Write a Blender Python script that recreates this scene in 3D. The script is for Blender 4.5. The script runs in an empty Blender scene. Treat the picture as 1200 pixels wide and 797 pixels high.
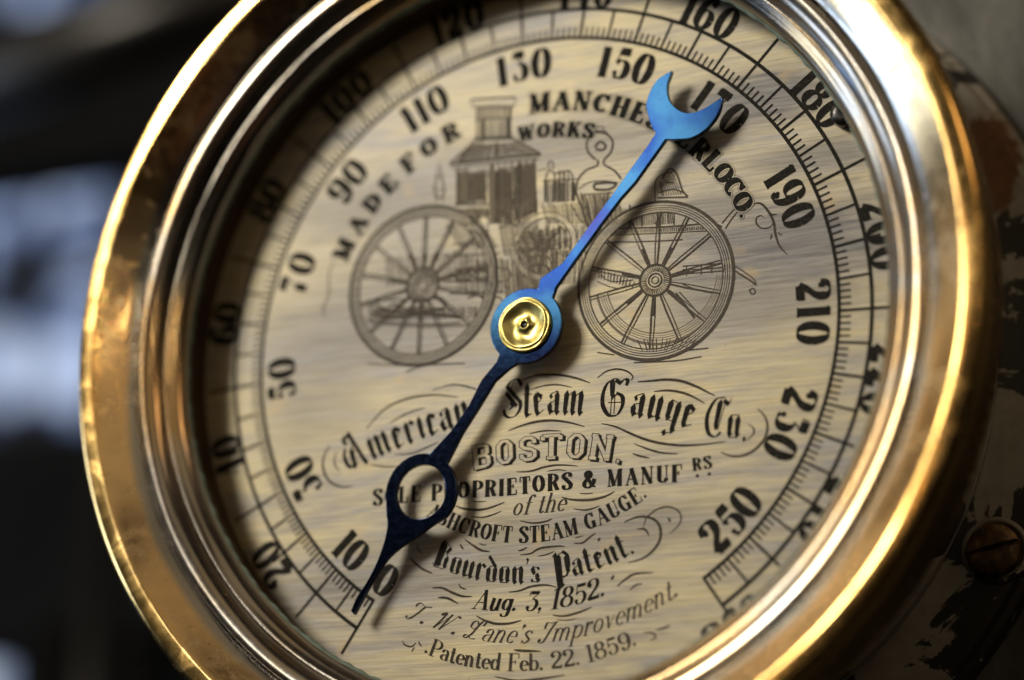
import bpy, bmesh, math, random
from mathutils import Matrix, Vector
random.seed(7)
PI = math.pi
scene = bpy.context.scene
C = scene.collection
scene.unit_settings.scale_length = 0.06      # one Blender unit = radius of the inner scale ring, about 6 cm

# ------------------------------------------------------------------ camera
# All coordinates are given in "dial space": x right, y up on the dial, z out of the dial face.
# The gauge stands upright in the world: dial x -> X, dial y -> Z, dial z -> -Y.
def W(x, y, z): return Vector((x, -z, y))
right = W(0.91468711, 0.0066752, -0.40410759)
up = W(0.1060082, 0.96089478, 0.25581923)
back = W(0.39001252, -0.27683327, 0.87821044)
loc = W(2.70929899, -1.99878513, 6.27717886)
cd = bpy.data.cameras.new('camera'); cam = bpy.data.objects.new('camera', cd); C.objects.link(cam)
cam.matrix_world = Matrix(((right.x, up.x, back.x, loc.x), (right.y, up.y, back.y, loc.y), (right.z, up.z, back.z, loc.z), (0, 0, 0, 1)))
cd.sensor_width = 36; cd.lens = 36 * 2615.11 / 1200
cd.clip_start = 0.05; cd.clip_end = 500
cd.dof.use_dof = True; cd.dof.focus_distance = 6.95; cd.dof.aperture_fstop = cd.lens / 1000 / 0.32
scene.camera = cam

# ------------------------------------------------------------------ world, lights, exposure
scene.view_settings.view_transform = 'Standard'; scene.view_settings.look = 'None'
scene.view_settings.exposure = 0; scene.view_settings.gamma = 1
world = bpy.data.worlds.new('World'); scene.world = world; world.use_nodes = True
wn = world.node_tree; bgn = wn.nodes['Background']
tc = wn.nodes.new('ShaderNodeTexCoord'); nz = wn.nodes.new('ShaderNodeTexNoise'); nz.inputs['Scale'].default_value = 2.2; nz.inputs['Detail'].default_value = 3
rp = wn.nodes.new('ShaderNodeValToRGB')
rp.color_ramp.elements[0].position = 0.42; rp.color_ramp.elements[0].color = (0.010, 0.009, 0.008, 1)
rp.color_ramp.elements[1].position = 0.72; rp.color_ramp.elements[1].color = (0.055, 0.042, 0.030, 1)
# a dim hall: dark towards the floor, dull brown walls and ceiling higher up
wn.links.new(tc.outputs['Generated'], nz.inputs['Vector']); wn.links.new(nz.outputs['Fac'], rp.inputs['Fac'])
sx_ = wn.nodes.new('ShaderNodeSeparateXYZ'); wn.links.new(tc.outputs['Generated'], sx_.inputs[0])
mr = wn.nodes.new('ShaderNodeMapRange'); mr.inputs[1].default_value = -.12; mr.inputs[2].default_value = .22; mr.inputs[3].default_value = .10; mr.inputs[4].default_value = 1.0; wn.links.new(sx_.outputs[2], mr.inputs[0])
vm = wn.nodes.new('ShaderNodeVectorMath'); vm.operation = 'SCALE'; wn.links.new(rp.outputs['Color'], vm.inputs[0]); wn.links.new(mr.outputs[0], vm.inputs['Scale']); wn.links.new(vm.outputs[0], bgn.inputs['Color'])
bgn.inputs['Strength'].default_value = 1.0

def lamp(name, pos, target, sx, sy, power, col):
    ld = bpy.data.lights.new(name, 'AREA'); ld.shape = 'RECTANGLE'; ld.size = sx; ld.size_y = sy; ld.energy = power; ld.color = col
    o = bpy.data.objects.new(name, ld); C.objects.link(o); o.location = W(*pos)
    d = W(*target) - W(*pos); o.rotation_euler = d.to_track_quat('-Z', 'Y').to_euler(); return o
def away(d, dist):
    l = math.sqrt(sum(q * q for q in d)); return tuple(q / l * dist for q in d)
def panel(name, d, dist, sx, sy, lum, col):
    # rectangular lamp of a given brightness, facing the gauge
    return lamp(name, away(d, dist), (0, 0, 0), sx, sy, lum * PI * sx * sy, col)
# bright window pane at the upper left: throws the pointer's shadow
panel('key_window_light', (-.70, .65, 1.0), 14.5, 3.9, 3.9, 43, (1.0, 0.915, 0.73))
# the paler glass round it
panel('upper_window_light', (-.42, .378, .825), 16.5, 5.6, 3.1, 1.35, (0.82, 0.90, 1.0))
# tall pale window at the left, level with the gauge, mirrored in the right half of the bezel
panel('left_window_light', (-.93, .02, .30), 15, 3.4, 4.6, 6.0, (0.64, 0.79, 1.0))
panel('left_window_light', (-.97, .0, .0), 15, 4.4, 5.0, 4.5, (0.70, 0.82, 1.0))
# warm room lamps
panel('warm_lamp', (.74, .50, .36), 13, 1.5, 2.6, 5.0, (1.0, 0.66, 0.36))
panel('warm_lamp', (-.33, .085, .94), 14, .9, .6, 8.0, (1.0, 0.68, 0.36))
panel('warm_lamp', (.80, .22, .55), 13, .7, 2.2, 3.0, (1.0, 0.74, 0.44))
panel('wall_fill_light', (-.74, .56, .36), 15, 7.0, 6.0, .8, (1.0, 0.88, 0.68))  # unseen panels added to stand for a lit wall at upper left
panel('wall_fill_light', (-.90, .42, .05), 15, 4.0, 4.0, .45, (1.0, 0.80, 0.52))
# unseen panels added to reflect as dull warm hall walls in the brass
panel('hall_fill_light', (.40, .42, .82), 15, 7.0, 7.0, .34, (1.0, 0.76, 0.44))
panel('hall_fill_light', (-.78, .58, .20), 15, 5.0, 7.0, .34, (1.0, 0.82, 0.56))
panel('warm_lamp', (-.205, .255, .945), 14, .8, 1.5, 6.0, (1.0, 0.60, 0.28))
panel('hall_fill_light', (.05, .76, .64), 15, 9.0, 4.5, .30, (1.0, 0.74, 0.42))
panel('hall_fill_light', (.30, -.26, .92), 15, 4.0, 2.6, .09, (1.0, 0.45, 0.22))
def bulb(d, dist, r, lum, col):
    ld = bpy.data.lights.new('bulb_light', 'POINT'); ld.shadow_soft_size = r; ld.energy = lum * 4 * PI * PI * r * r; ld.color = col
    o = bpy.data.objects.new('bulb_light', ld); C.objects.link(o); o.location = W(*away(d, dist))
for d in ((.52, .19, .85), (.62, .28, .80)): bulb(d, 13, .09, 240, (1.0, 0.80, 0.52))

# ------------------------------------------------------------------ helpers
def link(name, me, mat=None, parent=None):
    o = bpy.data.objects.new(name, me); C.objects.link(o)
    if mat is not None and hasattr(me, 'materials') and len(me.materials) == 0: me.materials.append(mat)
    if parent is not None: o.parent = parent
    return o
def tag(o, label=None, cat=None, group=None, kind=None):
    if label: o['label'] = label
    if cat: o['category'] = cat
    if group: o['group'] = group
    if kind: o['kind'] = kind
    return o
def mesh(name, v, f, smooth=False):
    me = bpy.data.meshes.new(name); me.from_pydata(v, [], f); me.update()
    if smooth: me.polygons.foreach_set('use_smooth', [True] * len(me.polygons))
    return me
def catmull(P, n=8, closed=False):
    if len(P) < 3: return list(P)
    out = []; N = len(P); rng = range(N if closed else N - 1)
    for i in rng:
        g = (lambda k: P[k % N]) if closed else (lambda k: P[min(max(k, 0), N - 1)])
        p0, p1, p2, p3 = g(i - 1), g(i), g(i + 1), g(i + 2)
        for j in range(n):
            t = j / n
            out.append(tuple(0.5 * (2 * b + (c - a) * t + (2 * a - 5 * b + 4 * c - d) * t * t + (-a + 3 * b - 3 * c + d) * t ** 3) for a, b, c, d in zip(p0, p1, p2, p3)))
    if not closed: out.append(tuple(P[-1]))
    return out
def lathe(name, prof, seg=256, wob=None, a0=0.0):
    v = []; f = []; n = len(prof)
    for i in range(seg):
        a = a0 + 2 * PI * i / seg
        for j, (r, z) in enumerate(prof):
            if wob: r, z = wob(a, j, r, z)
            v.append((r * math.sin(a), r * math.cos(a), z))
    for i in range(seg):
        k = (i + 1) % seg
        for j in range(n - 1):
            f.append((i * n + j, i * n + j + 1, k * n + j + 1, k * n + j))
    return mesh(name, v, f, True)
def fix_normals(me):
    bm = bmesh.new(); bm.from_mesh(me); bmesh.ops.recalc_face_normals(bm, faces=bm.faces); bm.to_mesh(me); bm.free(); return me

# node helper
class NT:
    def __init__(s, name):
        s.m = bpy.data.materials.new(name); s.m.use_nodes = True; s.t = s.m.node_tree; s.b = s.t.nodes['Principled BSDF']
        s.tc = s.t.nodes.new('ShaderNodeTexCoord')
    def n(s, typ, **kw):
        nd = s.t.nodes.new(typ)
        for k, v in kw.items():
            if k.startswith('_'): setattr(nd, k[1:], v)
            else: nd.inputs[k.replace('_', ' ')].default_value = v
        return nd
    def l(s, a, b): s.t.links.new(a, b)
    def mapping(s, sc=(1, 1, 1), loc=(0, 0, 0), rot=(0, 0, 0)):
        m = s.t.nodes.new('ShaderNodeMapping'); m.inputs['Scale'].default_value = sc; m.inputs['Location'].default_value = loc; m.inputs['Rotation'].default_value = rot
        s.l(s.tc.outputs['Object'], m.inputs['Vector']); return m.outputs[0]
    def noise(s, vec, scale, detail=3, rough=.55, dist=0):
        n = s.n('ShaderNodeTexNoise', Scale=scale, Detail=detail, Roughness=rough, Distortion=dist); s.l(vec, n.inputs['Vector']); return n.outputs['Fac']
    def ramp(s, fac, stops):
        r = s.t.nodes.new('ShaderNodeValToRGB'); e = r.color_ramp.elements
        while len(e) < len(stops): e.new(0.5)
        for q, (p, c) in zip(e, stops):
            q.position = p; q.color = (c, c, c, 1) if isinstance(c, (int, float)) else (*c, 1)
        s.l(fac, r.inputs['Fac']); return r.outputs['Color']
    def mix(s, fac, a, b, mode='MIX'):
        m = s.t.nodes.new('ShaderNodeMix'); m.data_type = 'RGBA'; m.blend_type = mode
        for sock, val in ((m.inputs[0], fac), (m.inputs[6], a), (m.inputs[7], b)):
            if isinstance(val, (int, float)): sock.default_value = val
            elif isinstance(val, tuple): sock.default_value = (*val, 1)
            else: s.l(val, sock)
        return m.outputs[2]
    def bump(s, h, strength, dist=0.01):
        b = s.n('ShaderNodeBump', Strength=strength, Distance=dist); s.l(h, b.inputs['Height']); s.l(b.outputs[0], s.b.inputs['Normal'])
    def set(s, **kw):
        for k, v in kw.items():
            k = k.replace('_', ' ')
            if isinstance(v, (int, float)): s.b.inputs[k].default_value = v
            elif isinstance(v, tuple): s.b.inputs[k].default_value = (*v, 1)
            else: s.l(v, s.b.inputs[k])
        return s.m

def simple(name, col, rough=.5, metal=0.0, **kw):
    q = NT(name); return q.set(Base_Color=col, Roughness=rough, Metallic=metal, **kw)

# ------------------------------------------------------------------ materials
def polar_vec(q, ks=60., kt=1.5):
    # radius and angle about the gauge axis: fine lathe-turned rings and soft tarnish around them
    sp = q.n('ShaderNodeSeparateXYZ'); q.l(q.tc.outputs['Object'], sp.inputs[0])
    a = q.n('ShaderNodeMath', _operation='ARCTAN2'); q.l(sp.outputs[0], a.inputs[0]); q.l(sp.outputs[1], a.inputs[1])
    xx = q.n('ShaderNodeMath', _operation='MULTIPLY'); q.l(sp.outputs[0], xx.inputs[0]); q.l(sp.outputs[0], xx.inputs[1])
    yy = q.n('ShaderNodeMath', _operation='MULTIPLY'); q.l(sp.outputs[1], yy.inputs[0]); q.l(sp.outputs[1], yy.inputs[1])
    s = q.n('ShaderNodeMath', _operation='ADD'); q.l(xx.outputs[0], s.inputs[0]); q.l(yy.outputs[0], s.inputs[1])
    r = q.n('ShaderNodeMath', _operation='SQRT'); q.l(s.outputs[0], r.inputs[0])
    # cos/sin of angle keep the noise seamless
    ca = q.n('ShaderNodeMath', _operation='COSINE'); q.l(a.outputs[0], ca.inputs[0]); sa = q.n('ShaderNodeMath', _operation='SINE'); q.l(a.outputs[0], sa.inputs[0])
    rs = q.n('ShaderNodeMath', _operation='MULTIPLY'); q.l(r.outputs[0], rs.inputs[0]); rs.inputs[1].default_value = ks
    zs = q.n('ShaderNodeMath', _operation='MULTIPLY_ADD'); q.l(sp.outputs[2], zs.inputs[0]); zs.inputs[1].default_value = ks; q.l(rs.outputs[0], zs.inputs[2])
    ck = q.n('ShaderNodeMath', _operation='MULTIPLY'); q.l(ca.outputs[0], ck.inputs[0]); ck.inputs[1].default_value = kt
    sk = q.n('ShaderNodeMath', _operation='MULTIPLY'); q.l(sa.outputs[0], sk.inputs[0]); sk.inputs[1].default_value = kt
    cb = q.n('ShaderNodeCombineXYZ'); q.l(zs.outputs[0], cb.inputs[0]); q.l(ck.outputs[0], cb.inputs[1]); q.l(sk.outputs[0], cb.inputs[2]); return cb.outputs[0]

def brass():
    q = NT('polished_brass'); pv = polar_vec(q, 45, 2.0); o = q.mapping()
    turn = q.noise(pv, 2.2, 4, .6); tarn = q.noise(o, 2.0, 2, .5, .4); fine = q.noise(o, 24, 3, .5)
    col = q.mix(q.ramp(tarn, [(.35, 0.), (.75, 1.)]), (0.84, 0.57, 0.21), (0.66, 0.41, 0.14))
    col = q.mix(q.ramp(turn, [(.5, 0.), (.8, .5)]), col, (0.70, 0.42, 0.15))
    # thin plating still clings to the inner part of the moulding
    sp = q.n('ShaderNodeVectorMath', _operation='MULTIPLY'); q.l(q.tc.outputs['Object'], sp.inputs[0]); sp.inputs[1].default_value = (1, 1, 0)
    ln = q.n('ShaderNodeVectorMath', _operation='LENGTH'); q.l(sp.outputs[0], ln.inputs[0])
    ad = q.n('ShaderNodeMath', _operation='MULTIPLY_ADD'); q.l(tarn, ad.inputs[0]); ad.inputs[1].default_value = .05; q.l(ln.outputs['Value'], ad.inputs[2])
    mm = q.n('ShaderNodeMapRange'); q.l(ad.outputs[0], mm.inputs[0]); mm.inputs[1].default_value = 1.380; mm.inputs[2].default_value = 1.400; mm.inputs[3].default_value = 1; mm.inputs[4].default_value = 0
    m2 = q.n('ShaderNodeMapRange'); q.l(ad.outputs[0], m2.inputs[0]); m2.inputs[1].default_value = 1.455; m2.inputs[2].default_value = 1.480; m2.inputs[3].default_value = 1; m2.inputs[4].default_value = 0
    col = q.mix(m2.outputs[0], col, q.mix(q.ramp(tarn, [(.35, 0.), (.75, 1.)]), (0.82, 0.60, 0.34), (0.66, 0.45, 0.22)))
    col = q.mix(mm.outputs[0], col, (0.36, 0.35, 0.335))
    q.bump(turn, .025, .004)
    # faint handling marks and specks of grime
    hand = q.noise(o, 5.5, 5, .65, 1.2); speck = q.noise(o, 46, 3, .6)
    col = q.mix(q.ramp(speck, [(.66, 0.), (.73, .7)]), col, (0.12, 0.07, 0.035))
    return q.set(Base_Color=col, Metallic=1.0, Roughness=q.mix(q.ramp(hand, [(.48, 0.), (.62, 1.)]), q.ramp(fine, [(.3, .15), (.75, .21)]), q.ramp(fine, [(.3, .25), (.75, .33)])))
def nickel():
    q = NT('worn_nickel_plate'); pv = polar_vec(q, 40, 2.5); o = q.mapping()
    turn = q.noise(pv, 2.0, 4, .6); tarn = q.noise(o, 2.2, 3, .5, .6); fine = q.noise(o, 40, 4, .6)
    col = q.mix(q.ramp(tarn, [(.46, 0.), (.60, 1.)]), (0.40, 0.37, 0.335), (0.46, 0.33, 0.19))
    col = q.mix(q.ramp(fine, [(.62, 0.), (.80, .35)]), col, (0.16, 0.13, 0.10))
    q.bump(turn, .025, .004)
    return q.set(Base_Color=col, Metallic=1.0, Roughness=q.ramp(fine, [(.3, .18), (.75, .25)]))
M_brass = brass(); M_nickel = nickel()

def dial_mat(name='silvered_dial'):
    q = NT(name)
    rot = (0, 0, math.radians(-1.5))
    st = q.noise(q.mapping((2.4, 52, 1), rot=rot), 1.6, 8, .72); st2 = q.noise(q.mapping((3.4, 150, 1), rot=rot), 1.3, 4, .65)
    big = q.noise(q.mapping((.9, 2.4, 1), (3.1, 1.7, 0), rot), 1.3, 4, .55, .5)
    sm = q.noise(q.mapping((1.9, 15, 1), (7.3, 2.2, 0), rot), 1.5, 5, .65)
    fleck = q.noise(q.mapping((34, 38, 1)), 1.0, 5, .75)
    spot = q.noise(q.mapping((6, 7, 1), (1.3, 4.4, 0)), 1.0, 2, .5)
    cream = q.mix(q.ramp(st, [(.3, 0.), (.7, 1.)]), (0.47, 0.39, 0.22), (0.62, 0.545, 0.365))
    grey = q.mix(q.ramp(st, [(.36, 0.), (.66, 1.)]), (0.17, 0.165, 0.19), (0.40, 0.39, 0.395))
    f = q.mix(.55, q.ramp(big, [(.44, 0.), (.60, 1.)]), q.ramp(sm, [(.43, 0.), (.60, 1.)]))
    col = q.mix(f, cream, grey)
    # tarnished patches, each with its own place on the plate
    for cx, cy, rx, ry, k in ((.86, .20, .36, .13, 1.), (.74, .68, .30, .09, 1.), (.62, .33, .16, .05, .8), (.98, .45, .2, .06, .8), (-.45, .14, .46, .20, .75), (-.60, .50, .36, .12, .75), (.05, .62, .40, .08, .7), (.10, -.66, .60, .07, .6), (-.5, -.78, .4, .06, .6), (-.80, -.10, .2, .2, .5), (.72, .02, .34, .10, .7)):
        sb = q.n('ShaderNodeVectorMath', _operation='SUBTRACT'); q.l(q.tc.outputs['Object'], sb.inputs[0]); sb.inputs[1].default_value = (cx, cy, 0)
        sc = q.n('ShaderNodeVectorMath', _operation='MULTIPLY'); q.l(sb.outputs[0], sc.inputs[0]); sc.inputs[1].default_value = (1 / rx, 1 / ry, 0)
        ln = q.n('ShaderNodeVectorMath', _operation='LENGTH'); q.l(sc.outputs[0], ln.inputs[0])
        ad = q.n('ShaderNodeMath', _operation='MULTIPLY_ADD'); q.l(sm, ad.inputs[0]); ad.inputs[1].default_value = 2.6; q.l(ln.outputs['Value'], ad.inputs[2])
        mm = q.n('ShaderNodeMapRange'); q.l(ad.outputs[0], mm.inputs[0]); mm.inputs[1].default_value = 1.85; mm.inputs[2].default_value = 2.65; mm.inputs[3].default_value = k; mm.inputs[4].default_value = 0
        col = q.mix(mm.outputs[0], col, q.mix(q.ramp(st, [(.38, 0.), (.64, 1.)]), (0.055, 0.055, 0.070), (0.24, 0.235, 0.25)))
    col = q.mix(q.ramp(st2, [(.36, .45), (.60, 0.)]), col, (0.20, 0.17, 0.13))
    col = q.mix(q.ramp(spot, [(.64, 0.), (.76, .5)]), col, (0.46, 0.32, 0.12))
    col = q.mix(q.ramp(fleck, [(.62, 0.), (.74, .55)]), col, (0.13, 0.10, 0.07))
    q.bump(st2, .18, .002)
    return q.set(Base_Color=col, Metallic=.15, Roughness=q.ramp(st, [(.3, .42), (.7, .58)]))
M_dial = dial_mat()
def ink(name, col, breakup=.25):
    q = NT(name); n = q.noise(q.mapping((60, 60, 60)), 1.4, 3, .6)
    return q.set(Base_Color=q.mix(q.ramp(n, [(.5, 0.), (.8, breakup)]), col, (0.20, 0.16, 0.11)), Roughness=.8, Specular_IOR_Level=.15)
M_ink = ink('black_engraving_wax', (0.010, 0.009, 0.008), .18)
M_ink2 = ink('brown_engraved_line', (0.070, 0.060, 0.052), .5)
M_ink3 = ink('faded_engraved_line', (0.17, 0.145, 0.115), .6)
M_ink4 = ink('dark_brown_lettering', (0.045, 0.037, 0.030), .5)
def blued():
    q = NT('blued_steel'); o = q.mapping(); n = q.noise(o, 5, 3, .5); f = q.noise(o, 55, 5, .7); e = q.noise(o, 2.6, 2, .5)
    col = q.mix(q.ramp(n, [(.40, 0.), (.62, 1.)]), (0.10, 0.31, 0.54), (0.050, 0.13, 0.44))
    col = q.mix(q.ramp(e, [(.56, 0.), (.66, .75)]), col, (0.12, 0.07, 0.38))
    col = q.mix(q.ramp(f, [(.64, 0.), (.70, .85)]), col, (0.05, 0.022, 0.018))
    # lower arm and tail painted nearly black navy, in place of a darker reflection
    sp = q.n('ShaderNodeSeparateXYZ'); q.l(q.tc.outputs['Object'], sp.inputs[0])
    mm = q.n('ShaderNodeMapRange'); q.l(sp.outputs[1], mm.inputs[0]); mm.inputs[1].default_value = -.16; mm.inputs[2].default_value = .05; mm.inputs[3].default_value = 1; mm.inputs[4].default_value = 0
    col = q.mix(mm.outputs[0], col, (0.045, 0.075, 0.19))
    q.bump(q.noise(o, 9, 3, .5), .05, .004)
    return q.set(Base_Color=col, Metallic=1., Roughness=q.ramp(f, [(.3, .07), (.7, .13)]))
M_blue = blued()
M_edge = simple('rusty_steel_edge', (0.045, 0.025, 0.018), .6, .6)
def flange_mat():
    q = NT('chipped_grey_paint'); o = q.mapping()
    n = q.noise(o, 2.6, 9, .62, .6); g = q.noise(o, 22, 5, .6); m = q.noise(o, 1.7, 3, .5, .4)
    paint = q.mix(g, (0.20, 0.18, 0.155), (0.42, 0.385, 0.33))
    col = q.mix(q.ramp(n, [(.515, 0.), (.525, 1.)]), paint, (0.020, 0.017, 0.014))
    # brown rust stain beside the upper edge of the flange
    sp = q.n('ShaderNodeVectorMath', _operation='SUBTRACT'); q.l(q.mapping(), sp.inputs[0]); sp.inputs[1].default_value = (1.345, 0.60, -.655)
    sc = q.n('ShaderNodeVectorMath', _operation='MULTIPLY'); q.l(sp.outputs[0], sc.inputs[0]); sc.inputs[1].default_value = (11, 6.0, 2)
    ln = q.n('ShaderNodeVectorMath', _operation='LENGTH'); q.l(sc.outputs[0], ln.inputs[0])
    ad = q.n('ShaderNodeMath', _operation='MULTIPLY_ADD'); q.l(g, ad.inputs[0]); ad.inputs[1].default_value = .8; q.l(ln.outputs['Value'], ad.inputs[2])
    mm = q.n('ShaderNodeMapRange'); q.l(ad.outputs[0], mm.inputs[0]); mm.inputs[1].default_value = 1.35; mm.inputs[2].default_value = 1.55; mm.inputs[3].default_value = 1; mm.inputs[4].default_value = 0
    col = q.mix(mm.outputs[0], col, q.mix(g, (0.07, 0.03, 0.012), (0.24, 0.105, 0.035)))
    q.bump(n, .25, .01)
    return q.set(Base_Color=col, Roughness=.42, Metallic=.15)
M_flange = flange_mat()
def rust():
    q = NT('rusty_screw_steel'); o = q.mapping(); n = q.noise(o, 14, 5, .7)
    q.bump(n, .5, .01)
    return q.set(Base_Color=q.ramp(n, [(.35, (0.025, 0.016, 0.012)), (.55, (0.16, 0.09, 0.035)), (.75, (0.42, 0.27, 0.11))]), Metallic=.45, Roughness=.42)
M_rust = rust()
M_black = simple('black_japanned_steel', (0.012, 0.011, 0.011), .25, .3)
M_throat = simple('dark_brass_throat', (0.06, 0.033, 0.016), .55, .5)
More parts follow.
